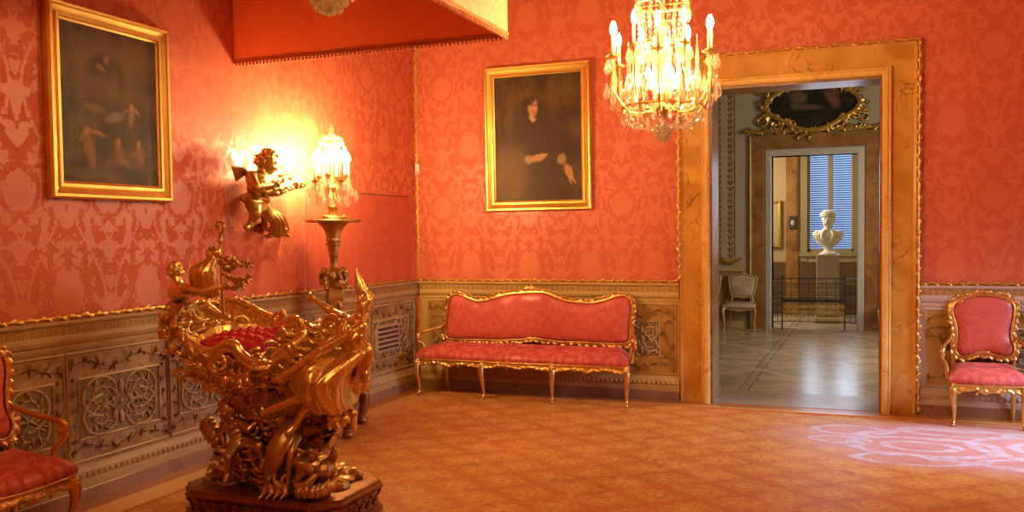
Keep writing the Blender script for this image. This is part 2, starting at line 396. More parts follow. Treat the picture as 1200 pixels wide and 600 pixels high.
# ------------------------------------------------------------------ carpet
def carpet_mat():
    n = NT('woven_carpet'); p = n.pos(); nz = n.noise(p, 3.4, 3.); X0 = n.sep(p)
    wob = n.math('MULTIPLY', n.math('SUBTRACT', nz, .5), .05)
    x = n.math('ADD', X0[0], wob); y = n.math('ADD', X0[1], wob)
    a = n.math('ADD', n.math('MULTIPLY', x, .62), n.math('MULTIPLY', y, .785)); b = n.math('SUBTRACT', n.math('MULTIPLY', x, .62), n.math('MULTIPLY', y, .785))
    Pd = .34
    fa = n.math('PINGPONG', a, Pd/2); fb = n.math('PINGPONG', b, Pd/2)       # 0 on the trellis lines
    mn = n.math('MINIMUM', fa, fb); mx = n.math('MAXIMUM', fa, fb)
    fine = n.noise(p, 26., 3., .6); fine2 = n.noise(p, 9., 3., .6)
    ground = n.mix(n.sstep(fine, .3, .7), (.50, .20, .03), (.68, .31, .055))
    band = n.mix(n.sstep(fine, .3, .7), (.50, .145, .03), (.60, .20, .045))
    c = n.mix(n.math('MULTIPLY', n.sstep(mn, .036, .022), n.sstep(fine2, .2, .6, .45, 1.)), ground, band)
    edge = n.math('MULTIPLY', n.sstep(mn, .024, .03), n.sstep(mn, .044, .036)); c = n.mix(n.math('MULTIPLY', edge, .5), c, (.40, .13, .04))
    # flower in every lozenge
    ca = n.math('SUBTRACT', Pd/2, fa); cb = n.math('SUBTRACT', Pd/2, fb)
    dd = n.math('SQRT', n.math('ADD', n.math('MULTIPLY', ca, ca), n.math('MULTIPLY', cb, cb)))
    fl = n.sstep(n.math('ADD', dd, n.math('MULTIPLY', n.math('SUBTRACT', fine2, .5), .12)), .062, .045); c = n.mix(n.math('MULTIPLY', fl, .55), c, (.72, .38, .10))
    c = n.mix(n.math('MULTIPLY', n.sstep(dd, .022, .014), .7), c, (.38, .10, .05))
    # scattered leaf sprigs, olive and brown
    sp = n.noise(n.scale(p, (1, 1.6, 1)), 4.2, 5., .7, 1.2)
    c = n.mix(n.math('MULTIPLY', n.sstep(sp, .58, .66), .55), c, (.28, .13, .03))
    sp2 = n.noise(n.scale(p, (1.3, 1, 1)), 3.1, 4., .65, .8)
    c = n.mix(n.math('MULTIPLY', n.sstep(sp2, .52, .64), .45), c, (.74, .36, .10))
    # pale scrolling medallion; its pink field also paints in the daylight patch
    wx_ = n.math('MULTIPLY', n.math('SUBTRACT', n.noise(p, 2.1, 2.), .5), .55)
    def ring(cx, cyy, rx, ry, w):
        dx = n.math('DIVIDE', n.math('SUBTRACT', X0[0], cx), rx); dy = n.math('DIVIDE', n.math('SUBTRACT', X0[1], cyy), ry)
        d = n.math('ADD', n.math('SQRT', n.math('ADD', n.math('MULTIPLY', dx, dx), n.math('MULTIPLY', dy, dy))), wx_)
        return d, n.sstep(n.math('ABSOLUTE', n.math('SUBTRACT', d, 1.)), w*1.5, w*.7)
    d0, _ = ring(5.9, -1.3, 1.5, .85, .1)
    field = n.sstep(d0, 1.02, .98)
    c = n.mix(n.math('MULTIPLY', n.sstep(d0, 1.35, .8), .75), c, n.mix(fine, (.50, .22, .19), (.58, .30, .26)))
    white = None
    for (cx, cyy, rx, ry, w) in ((5.95, -1.3, 1.2, .62, .05), (5.3, -1.42, .55, .34, .10), (5.3, -1.42, .26, .16, .16), (6.2, -1.25, .5, .42, .10), (6.2, -1.25, .24, .2, .16), (4.75, -.95, .30, .18, .13), (4.65, -1.35, .22, .13, .16), (5.6, -.8, .42, .16, .12), (6.1, -1.85, .42, .18, .12), (5.2, -1.9, .4, .16, .12)):
        _, r = ring(cx, cyy, rx, ry, w); white = r if white is None else n.math('MAXIMUM', white, r)
    c = n.mix(n.math('MULTIPLY', n.math('MULTIPLY', white, n.sstep(fine2, .25, .65)), .7), c, (.60, .56, .55))
    n.set(Base_Color=c, Roughness=.42); n.b.inputs['Specular IOR Level'].default_value = .28
    n.bump(n.noise(p, 160., 2.), .25, .003); return n.m
tag(MB().box((.46, -11.8, 0), (7.3, -.34, .004), .001).build('carpet', carpet_mat(), smooth=False),
    'large worn orange and pink trellis patterned carpet with pale scrolling medallion covering the floor', 'carpet')

# ------------------------------------------------------------------ wainscot, left and back walls
ZC = 1.225
CAP = [(.0, 1.03), (.018, 1.03), (.022, 1.05), (.014, 1.062), (.03, 1.075), (.038, 1.10), (.036, 1.125), (.03, 1.13), (.03, 1.188), (.045, 1.195), (.055, 1.21), (.055, ZC), (0, ZC)]
LOW = [(0, .10), (.045, .10), (.045, .145), (.034, .155), (.034, .205), (.024, .225), (.015, .245), (0, .245)]
BASE = [(0, 0), (.05, 0), (.05, .092), (.042, .10), (0, .10)]
def scroll_relief(mb, P, w, h, r, rnd, wide=True):   # symmetrical rinceau: P maps (u, v, out) to 3D, panel centred on the origin
    def sp(cx, cz, R, a0, turns, sg, rr):
        pts = []
        for i in range(41):
            t = i/40; a = a0+sg*turns*2*PI*t; q = R*(1-.86*t)
            pts.append(P(cx+math.cos(a)*q*1.12, cz+math.sin(a)*q*.92, .004))
        mb.tube(pts, [rr*(1.1-.55*i/40) for i in range(41)], 6)
    def leaf(u, v, a, L, k=.38):
        p = [P(u+math.cos(a)*L*t, v+math.sin(a)*L*t, .004+.010*math.sin(PI*t)) for t in (0, .33, .66, 1)]
        mb.tube(p, [r*.5, L*k*.5, L*k*.42, r*.25], 6, 2, flat=.5)
    for sx in (-1, 1):
        for sz in (-1, 1):
            cx, cz = sx*w*.25, sz*h*.22
            sp(cx, cz, min(w, h*2)*.25, -PI/2*sz, 1.9, sx*sz, r)
            for k in range(11):
                a = k*2*PI/11+rnd.random()*.4; q = h*(.12 if k % 2 else .2); leaf(cx+math.cos(a)*q*1.2, cz+math.sin(a)*q, a+.9*sx*sz, h*(.13 if k % 2 else .17), .45)
            leaf(sx*w*.42, sz*h*.36, math.atan2(sz, sx)+.2, h*.16); leaf(sx*w*.42, sz*h*.12, math.atan2(sz, sx*2), h*.12)
            leaf(sx*w*.07, sz*h*.1, math.atan2(sz*2, sx), h*.22, .3)
        leaf(0, sx*h*.18, PI/2*sx, h*.26, .5)
    mb.ell(P(0, 0, .004), .018)
def foliage(mb, P, x0, x1, z0, z1, rnd, n):    # painted acanthus running along a border strip
    L = max(x1-x0, z1-z0); hor = (x1-x0) > (z1-z0); wd = min(x1-x0, z1-z0)
    pts = []
    for i in range(n+1):
        t = i/n; s = math.sin(t*PI*n*.5)*wd*.22
        pts.append((x0+t*(x1-x0), (z0+z1)/2+s) if hor else ((x0+x1)/2+s, z0+t*(z1-z0)))
    mb.tube([P(u, v, .0005) for u, v in pts], .010, 5, 3, flat=.12)
    for i, (u, v) in enumerate(pts):
        for k in range(6):
            a = rnd.uniform(0, 2*PI); l = wd*rnd.uniform(.3, .55)
            e = (min(max(u+math.cos(a)*l, x0+.01), x1-.01), min(max(v+math.sin(a)*l, z0+.01), z1-.01))
            mb.tube([P(u, v, .001), P((u+e[0])/2+rnd.uniform(-.015, .015), (v+e[1])/2+rnd.uniform(-.015, .015), .0012), P(*e, .0008)], [.008, wd*.13, .004], 8, 4, flat=.03)
def wainscot(name, p0, p1, nrm, panels, sgn, W0, WM, WF, WL):
    # p0->p1 along the wall foot; panels: list of (a0, a1, field0, field1) along it
    p0, p1, nrm = V(p0), V(p1), V(nrm); d = (p1-p0).normalized(); L = (p1-p0).length
    rnd = random.Random(hash(len(panels)) + int(L*100))
    m = MB(); extrude_profile(m, [(0, .10), (.012, .10), (.012, 1.03), (0, 1.03)], p0, p1, nrm); root = struct(m, name, W0)
    m = MB(); extrude_profile(m, CAP, p0, p1, nrm); extrude_profile(m, LOW, p0, p1, nrm); m.build('moulding', WM, root, smooth=False)
    m = MB()
    k = int(L/.058)
    for i in range(k):      # dentil ground between pale blocks
        a = (i+.12)/k*L; b = (i+.88)/k*L
        q0, q1 = p0+d*a+nrm*.03+V((0, 0, 1.137)), p0+d*b+nrm*.033+V((0, 0, 1.182)); m.box([min(x, y) for x, y in zip(q0, q1)], [max(x, y) for x, y in zip(q0, q1)])
    m.build('dentil_band', G['wains_ochre'], root, smooth=False)
    m = MB()
    k = int(L/.05)
    for i in range(k): m.ell(p0+d*((i+.5)/k*L)+nrm*.034+V((0, 0, .18)), (.02, .02, .02), None, 6, 4)
    m.build('egg_band', WM, root)
    m = MB(); extrude_profile(m, BASE, p0, p1, nrm); m.build('skirting', G['base_marble'], root, smooth=False)
    rails, grounds, rel, fol, och = MB(), MB(), MB(), MB(), MB()
    for (a0, a1, f0, f1, z0, z1) in panels:
        def P(u, v, o, c=(a0+a1)/2): return p0+d*(c+u)+nrm*(.015+o)+V((0, 0, v+(z0+z1)/2))
        def Q(u, v, o): return p0+d*u+nrm*(.013+o)+V((0, 0, v))
        w, h = a1-a0, z1-z0
        grounds.prism([(-w/2, -h/2), (w/2, -h/2), (w/2, h/2), (-w/2, h/2)], lambda u, v: P(u, v, -.004), lambda u, v: P(u, v, .001))
        for (x0, x1, y0, y1) in ((a0-.012, a1+.012, z0-.012, z1+.012), (f0, f1, .275, 1.0)):
            rails.tube([Q(x0, y0, .004), Q(x1, y0, .004), Q(x1, y1, .004), Q(x0, y1, .004)], .011, 4, closed=True)
        scroll_relief(rel, P, w*.94, h*.94, .011, rnd)
        och.prism([(f0, .275), (f1, .275), (f1, 1.), (f0, 1.)], lambda u, v: Q(u, v, -.002), lambda u, v: Q(u, v, .001))
        for (x0, x1, y0, y1, n) in ((f0+.02, f1-.02, z1+.03, .98, 7), (f0+.02, f1-.02, .295, z0-.03, 7), (f0+.015, a0-.02, z0-.02, z1+.02, 4), (a1+.02, f1-.015, z0-.02, z1+.02, 4)):
            if x1-x0 > .04 and y1-y0 > .04: foliage(fol, Q, x0, x1, y0, y1, rnd, n)
    och.build('panel_field', WF, root, smooth=False)
    rails.build('panel_rail', WM, root); grounds.build('panel_ground', G['panel_grey'], root, smooth=False)
    rel.build('carved_scrollwork', G['relief_grey'], root); fol.build('painted_foliage', WL, root)
    return root
P0 = -9.6
G['yel'] = plain('wainscot_lamplit_tint', (.56, .36, .10), .5, 0, .15, 6); G['yel_leaf'] = plain('painted_acanthus_lit', (.56, .36, .11), .5, 0, .2, 12); G['pale'] = plain('wainscot_daylit_tint', (.54, .42, .30), .5, 0, .12, 6)  # wainscot paint tinted wall by wall: lamplight and daylight put into the colour
pl = []
for i in range(5):
    y0 = -3.23-.925*i-.70; pl.append((y0-P0, y0+.70-P0, y0-.10-P0, y0+.80-P0, .43, .81))
pl += [(-3.0-P0, -2.36-P0, -3.11-P0, -2.25-P0, .43, .81), (-2.02-P0, -1.24-P0, -2.13-P0, -1.13-P0, .43, .81), (-1.03-P0, -.27-P0, -1.11-P0, -.12-P0, .43, .83)]
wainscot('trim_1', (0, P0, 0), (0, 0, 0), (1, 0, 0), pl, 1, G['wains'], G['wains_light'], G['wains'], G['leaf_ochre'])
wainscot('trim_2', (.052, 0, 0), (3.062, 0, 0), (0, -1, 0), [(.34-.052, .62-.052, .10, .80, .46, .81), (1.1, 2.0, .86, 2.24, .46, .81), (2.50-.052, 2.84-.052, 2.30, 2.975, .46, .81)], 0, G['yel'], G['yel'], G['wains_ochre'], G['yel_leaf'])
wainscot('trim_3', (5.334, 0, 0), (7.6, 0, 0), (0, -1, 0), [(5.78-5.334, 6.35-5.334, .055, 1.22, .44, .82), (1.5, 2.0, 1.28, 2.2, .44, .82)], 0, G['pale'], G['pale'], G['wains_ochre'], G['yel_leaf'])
# air grille in the left wainscot
m = MB(); m.box((.012, -.995, .50), (.036, -.495, .79), .003); root = struct(m, 'trim_4', G['relief_grey'])
m = MB()
for i in range(5): z = .53+.052*i; m.box((.03, -.965, z), (.0375, -.525, z+.024))
m.build('slot', plain('grille_slot_dark', (.03, .02, .015), .8), root, smooth=False)
# gilt mouldings: along both dados, in the corner, round the jib door
def gm(name, *segs):
    m = MB()
    for a, b, nr in segs: gilt_strip(m, a, b, nr)
    struct(m, name, G['gold_frame'], smooth=True)
gm('trim_5', ((0, P0, 1.245), (0, -.03, 1.245), (1, 0, 0)))
gm('trim_6', ((.03, 0, 1.245), (3.05, 0, 1.245), (0, -1, 0)))
gm('trim_7', ((5.34, 0, 1.245), (7.6, 0, 1.245), (0, -1, 0)))
gm('trim_8', ((.03, -.004, 1.26), (.03, -.004, 5.2), (.7, -.7, 0)))
gm('trim_9', ((3.055, 0, 1.26), (3.055, 0, 2.9), (0, -1, 0)))
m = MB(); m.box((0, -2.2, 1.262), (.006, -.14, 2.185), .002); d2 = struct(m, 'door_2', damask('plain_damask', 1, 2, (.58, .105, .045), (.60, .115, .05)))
m = MB(); m.box((0, -2.2, 2.186), (.003, -.14, 2.197)); m.build('painted_shadow_line', plain('painted_door_shadow', (.18, .03, .015), .8), d2, smooth=False)  # dark strip painted in as the shadow line above the jib door
# ------------------------------------------------------------------ marble doorway
m = MB(); casing(m, DX0, DX1, DZ, [(.02, 0), (.02, .075), (.05, .085), (.075, .07), (.085, .05), (.085, .03), (.275, .03), (.295, .045), (.305, .045), (.305, 0)], 0)
door = struct(m, 'door_1', G['door'])
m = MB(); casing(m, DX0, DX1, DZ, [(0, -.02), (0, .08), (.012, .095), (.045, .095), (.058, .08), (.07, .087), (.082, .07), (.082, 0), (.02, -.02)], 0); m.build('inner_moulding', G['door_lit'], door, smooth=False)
m = MB(); m.box((DX0, -.02, 0), (DX0+.02, DT+.04, DZ-.02)); m.box((DX1-.02, -.02, 0), (DX1, DT+.04, DZ-.02)); m.box((DX0, -.02, DZ-.02), (DX1, DT+.04, DZ)); m.build('reveal', G['brown_marble'], door, smooth=False)
m = MB(); gilt_strip(m, (5.322, -.045, 0.02), (5.322, -.045, 3.52), (0, -1, 0), .032); gilt_strip(m, (3.06, -.045, 3.53), (5.33, -.045, 3.53), (0, -1, 0), .032); gilt_strip(m, (3.068, -.045, 1.26), (3.068, -.045, 3.52), (0, -1, 0), .032)
m.build('gilt_edge', G['gold_frame'], door)
struct(MB().box((DX0, -.02, -.1), (DX1, .78, .004)), 'trim_10', plain('threshold_stone', (.34, .27, .2), .3))
m = MB(); m.box((.459, -.345, 0), (7.6, -.33, .014)); m.box((.452, -11.8, 0), (.462, -.33, .014)); struct(m, 'trim_11', G['trimred'])

# ================================================================== THE ROOMS BEYOND
BY = 7.455; BZ = 5.2
def r2floor():
    n = NT('patterned_marble_floor'); p = n.pos(); h = n.noise(p, 1.6, 6., .65, 1.5); X = n.sep(p)
    c = n.mix(n.sstep(h, .35, .65), (.30, .24, .16), (.48, .40, .29))
    g = n.math('MINIMUM', n.math('PINGPONG', X[0], .9), n.math('PINGPONG', n.math('ADD', X[1], .3), .9))
    c = n.mix(n.math('MULTIPLY', n.sstep(g, .06, .045), .5), c, (.34, .28, .19)); c = n.mix(n.sstep(n.math('ABSOLUTE', n.math('SUBTRACT', g, .05)), .012, .006), c, (.15, .11, .07))
    d = n.math('ABSOLUTE', n.math('SUBTRACT', n.math('ADD', n.math('PINGPONG', X[0], .9), n.math('PINGPONG', n.math('ADD', X[1], .3), .9)), .9))
    c = n.mix(n.sstep(d, .05, .04), c, (.50, .43, .33))
    n.set(Base_Color=c, Roughness=.24); return n.m
struct(MB().box((-.5, .78, -.1), (7.8, 13, 0)), 'floor_beyond', r2floor())
G['sage'] = plain('sage_wall', (.36, .315, .22), .7, 0, .1, 2)
struct(MB().box((-.5, DT, BZ), (7.8, BY+.3, BZ+.1)), 'ceiling_beyond', G['plaster'])
struct(MB().box((-.6, DT, 0), (-.5, BY, BZ)), 'wall_beyond_left', G['sage'])
m = MB(); m.box((7.6, DT, 0), (7.75, 2.6, BZ)); m.box((7.6, 5.2, 0), (7.75, BY, BZ)); m.box((7.6, 2.6, 0), (7.75, 5.2, 1.)); m.box((7.6, 2.6, 3.8), (7.75, 5.2, BZ)); struct(m, 'wall_beyond_right', G['sage'])
m = MB(); m.box((-.5, DT+.002, 0), (DX0, DT+.03, BZ)); m.box((DX1, DT+.002, 0), (7.6, DT+.03, BZ)); m.box((DX0, DT+.002, DZ), (DX1, DT+.03, BZ)); struct(m, 'wall_beyond_near', G['sage'])
EX0, EX1, EZ = 3.27, 4.70, 3.09
m = MB(); m.box((-.5, BY, 0), (EX0, BY+.3, BZ)); m.box((EX1, BY, 0), (7.6, BY+.3, BZ)); m.box((EX0, BY, EZ), (EX1, BY+.3, BZ)); struct(m, 'wall_beyond_far', G['sage'])
m = MB(); casing(m, EX0, EX1, EZ, [(0, -.3), (0, .05), (.02, .065), (.10, .055), (.12, .04), (.12, 0)], BY); d3 = struct(m, 'door_3', G['grey_stone'])
m = MB(); casing(m, EX0-.12, EX1+.12, EZ+.12, [(0, 0), (0, .03), (.02, .045), (.22, .035), (.24, .05), (.25, 0)], BY); m.build('brown_surround', G['brown_marble'], d3, smooth=False)
m = MB(); casing(m, EX0-.36, EX1+.36, EZ+.36, [(0, 0), (0, .06), (.012, .07), (.022, .06), (.022, 0)], BY); m.build('gilt_edge', G['gold_dark'], d3)
m = MB()
rn = random.Random(3)
for i in range(90):
    t = i/89; x = 2.78+t*(5.20-2.78); m.ell((x, BY-.06, 3.53+.03*math.sin(t*40)+rn.uniform(-.03, .03)), (.035, .03, .022), Matrix.Rotation(rn.uniform(-1, 1), 3, 'Y'), 6, 4)
m.tube([(2.78, BY-.04, 3.53), (5.2, BY-.04, 3.53)], .035, 6); m.build('carved_cornice', G['gold_dark'], d3)
# dado, panel borders and garlands on the far wall
m = MB(); m.box((-.5, BY-.02, 0), (2.78, BY-.001, 1.06)); m.box((5.22, BY-.02, 0), (7.6, BY-.001, 1.06)); dd = struct(m, 'trim_12', plain('ochre_dado', (.30, .18, .07), .5, 0, .25, 3))
m = MB(); m.box((-.5, BY-.05, 1.04), (2.78, BY-.02, 1.10)); m.box((5.22, BY-.05, 1.04), (7.6, BY-.02, 1.10)); m.box((-.5, BY-.04, 0), (2.78, BY-.02, .12)); m.build('dado_rail', G['wains_light'], dd, smooth=False)
m = MB()
for x in (2.35, 2.56):
    z = 1.32
    while z < 4.6:
        for sg in (-1, 1): m.ell((x+sg*.018, BY-.015, z), (.02, .012, .05), Matrix.Rotation(sg*.4, 3, 'Y'), 6, 4)
        z += .11
m.tube([(2.2, BY-.02, 1.22), (2.3, BY-.03, 1.2), (2.42, BY-.03, 1.24), (2.55, BY-.03, 1.19), (2.74, BY-.03, 1.26)], [.02, .04, .05, .045, .02], 6, 4)
for x in (2.24, 2.62): m.box((x, BY-.012, 1.3), (x+.01, BY-.001, 4.6))
struct(m, 'trim_13', G['gold_dark'], smooth=True)
# last room
CX0, CX1, CY1 = 1.6, 5.6, 10.6
struct(MB().box((CX0-.1, BY+.3, 0), (CX0, CY1, 4.4)), 'wall_cabinet_left', plain('cream_wall', (.62, .50, .30), .7))
struct(MB().box((CX1, BY+.3, 0), (CX1+.1, CY1, 4.4)), 'wall_cabinet_right', G['sage'])
struct(MB().box((CX0, BY+.3, 4.3), (CX1, CY1, 4.4)), 'ceiling_cabinet', G['plaster'])
w0, w1 = wy(946, 240, CY1).x, wy(1001, 240, CY1).x; wz0, wz1 = 1.31, 3.7
m = MB(); m.box((CX0, CY1, 0), (w0, CY1+.3, 4.4)); m.box((w1, CY1, 0), (CX1, CY1+.3, 4.4)); m.box((w0, CY1, 0), (w1, CY1+.3, wz0)); m.box((w0, CY1, wz1), (w1, CY1+.3, 4.4))
G['ochre_wall'] = plain('ochre_wall', (.42, .31, .16), .7, 0, .1, 2)
struct(m, 'wall_cabinet_far', G['ochre_wall'])
m = MB(); xm = wy(973, 240, CY1).x
for x, w in ((w0, .05), (xm-.05, .10), (w1-.05, .05)): m.box((x, CY1+.05, wz0), (x+w, CY1+.12, wz1), .008)
m.box((w0, CY1+.05, wz0), (w1, CY1+.12, wz0+.06)); m.box((w0, CY1+.05, wz1-.06), (w1, CY1+.12, wz1)); w2 = struct(m, 'window_2', plain('window_frame_olive', (.35, .27, .14), .5))
for sx0, sx1 in ((w0, xm), (xm, w1)):
    m = MB(); z = wz0+.04
    while z < wz1-.06:
        m.prism([(0, 0), (.05, .026), (.05, .036), (0, .010)], lambda a, b: V((sx0+.04, CY1+.20+a, z+b)), lambda a, b: V((sx1-.04, CY1+.20+a, z+b))); z += .047
    m.build('louvre_shutter', plain('blue_shutter_paint', (.22, .34, .62), .5, 0, .1), w2, smooth=False)
m = MB(); m.box((w0-.14, CY1-.02, wz0-.2), (w0, CY1-.001, 4.3)); m.box((w1, CY1-.02, wz0-.2), (w1+.14, CY1-.001, 4.3)); m.box((w0-.16, CY1-.06, wz0-.09), (w1+.16, CY1-.001, wz0-.01)); struct(m, 'trim_14', plain('window_lining_olive', (.30, .25, .13), .6))
pa, pb = wy(921, 260, CY1).x, wy(936, 260, CY1).x
m = MB(); m.box((pa, CY1-.05, 0), (pb, CY1-.001, 4.3), .01); m.box((pa+.04, CY1-.062, 1.35), (pb-.04, CY1-.05, 4.1)); struct(m, 'trim_15', G['brown_marble'])
m = MB(); m.box((CX0, CY1-.03, 0), (pa, CY1-.001, 1.1)); m.box((pb, CY1-.03, 0), (CX1, CY1-.001, 1.1)); struct(m, 'trim_16', plain('walnut_dado', (.12, .06, .025), .4, 0, .3, 4))

# ================================================================== PAINTINGS
def framed(name, loc, w, h, fw, mat_p, label, rz=0, tilt=0, prof=None, fr='gold_frame'):
    r = empty(name, loc, label, 'painting', rz=rz)
    r.rotation_euler = (tilt, 0, rz)
    m = MB(); frame4(m, w, h, prof or [(0, 0), (0, .045), (.012, .06), (.03, .058), (.036, .048), (fw*.55, .034), (fw*.62, .03), (fw*.66, .042), (fw*.84, .042), (fw*.88, .03), (fw, .022), (fw, 0)])
    m.build('frame', G[fr], r, smooth=False)
    m = MB(); m.box((-w/2+fw*.9, -.02, -h/2+fw*.9), (w/2-fw*.9, -.004, h/2-fw*.9)); m.build('canvas', mat_p, r, smooth=False)
    return r
BL, SK = (.05, .028, .012), (.50, .27, .11)
pp = [(.47, .30, .42, .36, 0, (.055, .03, .013), .35, .8), (.45, .66, .20, .16, 0, (.05, .028, .012), .4, .7), (.16, .20, .22, .22, 30, (.22, .12, .035), .6, .55),
      (.40, .735, .085, .085, 0, (.045, .022, .01), .3, .9), (.45, .735, .052, .072, -8, SK, .35, .95), (.437, .755, .018, .01, 0, (.16, .07, .03), .5, .7), (.475, .755, .016, .01, 0, (.16, .07, .03), .5, .7), (.46, .70, .02, .008, 0, (.35, .12, .06), .5, .8),
      (.425, .79, .06, .03, 15, (.035, .018, .008), .4, .9), (.445, .655, .042, .022, -10, (.48, .34, .18), .4, .85),
      (.40, .335, .05, .03, 0, (.42, .27, .12), .4, .8), (.51, .345, .085, .028, 8, SK, .35, .85), (.57, .36, .05, .012, 12, SK, .4, .7),
      (.77, .325, .045, .04, 20, (.42, .27, .12), .4, .8), (.85, .22, .035, .075, 35, SK, .4, .85), (.90, .165, .012, .04, 40, SK, .5, .7), (.86, .15, .012, .035, 15, SK, .5, .6)]
framed('portrait_painting', (1.519, -.005, 2.801), 1.228, 1.585, .115, painting('dark_portrait', (.040, .022, .008), (.115, .066, .022), pp),
       'gilt-framed dark portrait of a standing man with pale hands, above the long settee', tilt=.02)
lp = [(.5, .74, .34, .24, 0, (.13, .075, .026), .6, .7), (.40, .76, .13, .07, 15, (.05, .028, .012), .4, .85), (.46, .80, .025, .03, 0, (.24, .13, .05), .5, .7), (.40, .74, .05, .02, -25, (.22, .12, .045), .5, .7), (.56, .70, .09, .10, 20, (.06, .034, .014), .45, .8), (.52, .62, .05, .10, -15, (.15, .08, .03), .5, .6),
      (.70, .45, .030, .065, -10, (.30, .15, .05), .4, .8), (.705, .52, .02, .022, 0, (.32, .17, .06), .4, .8), (.645, .49, .05, .012, 25, (.28, .14, .05), .4, .8), (.75, .50, .045, .012, -30, (.28, .14, .05), .4, .8), (.33, .48, .10, .025, -8, (.20, .12, .04), .5, .6),
      (.55, .36, .15, .16, 0, (.05, .03, .013), .5, .85), (.53, .44, .09, .03, 10, (.30, .20, .09), .5, .5), (.26, .24, .05, .10, 12, (.24, .12, .035), .45, .8), (.25, .335, .025, .026, 0, (.30, .16, .06), .4, .8), (.34, .33, .11, .013, -8, (.28, .14, .05), .4, .8), (.20, .30, .05, .012, 60, (.26, .13, .045), .4, .7), (.30, .15, .025, .06, -12, (.24, .12, .04), .4, .7),
      (.57, .2, .04, .09, 20, (.22, .10, .035), .45, .8), (.56, .285, .022, .024, 0, (.28, .14, .06), .4, .8), (.62, .15, .06, .02, -30, (.22, .11, .04), .4, .7), (.79, .21, .045, .07, 12, (.22, .11, .045), .45, .75), (.775, .28, .022, .025, 0, (.30, .16, .07), .4, .8), (.73, .22, .05, .012, 30, (.22, .11, .045), .4, .7), (.25, .07, .22, .03, 0, (.13, .085, .035), .5, .6), (.62, .08, .15, .05, -10, (.05, .03, .014), .5, .7)]
framed('religious_painting', (.008, -4.52, 2.655), 1.07, 1.27, .115, painting('dark_figure_painting', (.045, .025, .009), (.135, .08, .028), lp),
       'gilt-framed dark painting of figures and cherubs on the left wall', rz=PI/2, tilt=0)

# ================================================================== SETTEE AND ARMCHAIRS
def loop_offset(P, d):
    n = len(P); out = []; c = (sum(p[0] for p in P)/n, sum(p[1] for p in P)/n)
    A = sum(P[i][0]*P[(i+1) % n][1]-P[(i+1) % n][0]*P[i][1] for i in range(n)); sg = 1 if A > 0 else -1
    for i in range(n):
        a, b = P[i-1], P[(i+1) % n]; t = V((b[0]-a[0], b[1]-a[1])).normalized(); out.append((P[i][0]+sg*t.y*d, P[i][1]-sg*t.x*d))
    return out
def carve(mb, P, r, step, rnd, out=None):     # small carved leaves riding on a moulding
    acc = 0
    for i in range(len(P)-1):
        d = P[i+1]-P[i]; L = d.length
        if L < 1e-6: continue
        acc += L
        if acc > step:
            acc = 0; ax = d.normalized(); o = V((0, -1, 0)) if out is None else V(out)
            B = basis(ax, o) if abs(ax.dot(o)) < .95 else basis(V((1, 0, 0)), ax)
            B = Matrix.Rotation(rnd.uniform(-.7, .7), 3, o) @ B
            mb.ell(P[i]+o*r*.5+V((rnd.uniform(-.5, .5)*r, 0, rnd.uniform(-.5, .5)*r)), (r*1.5, r*.6, r*.6), B, 7, 5)
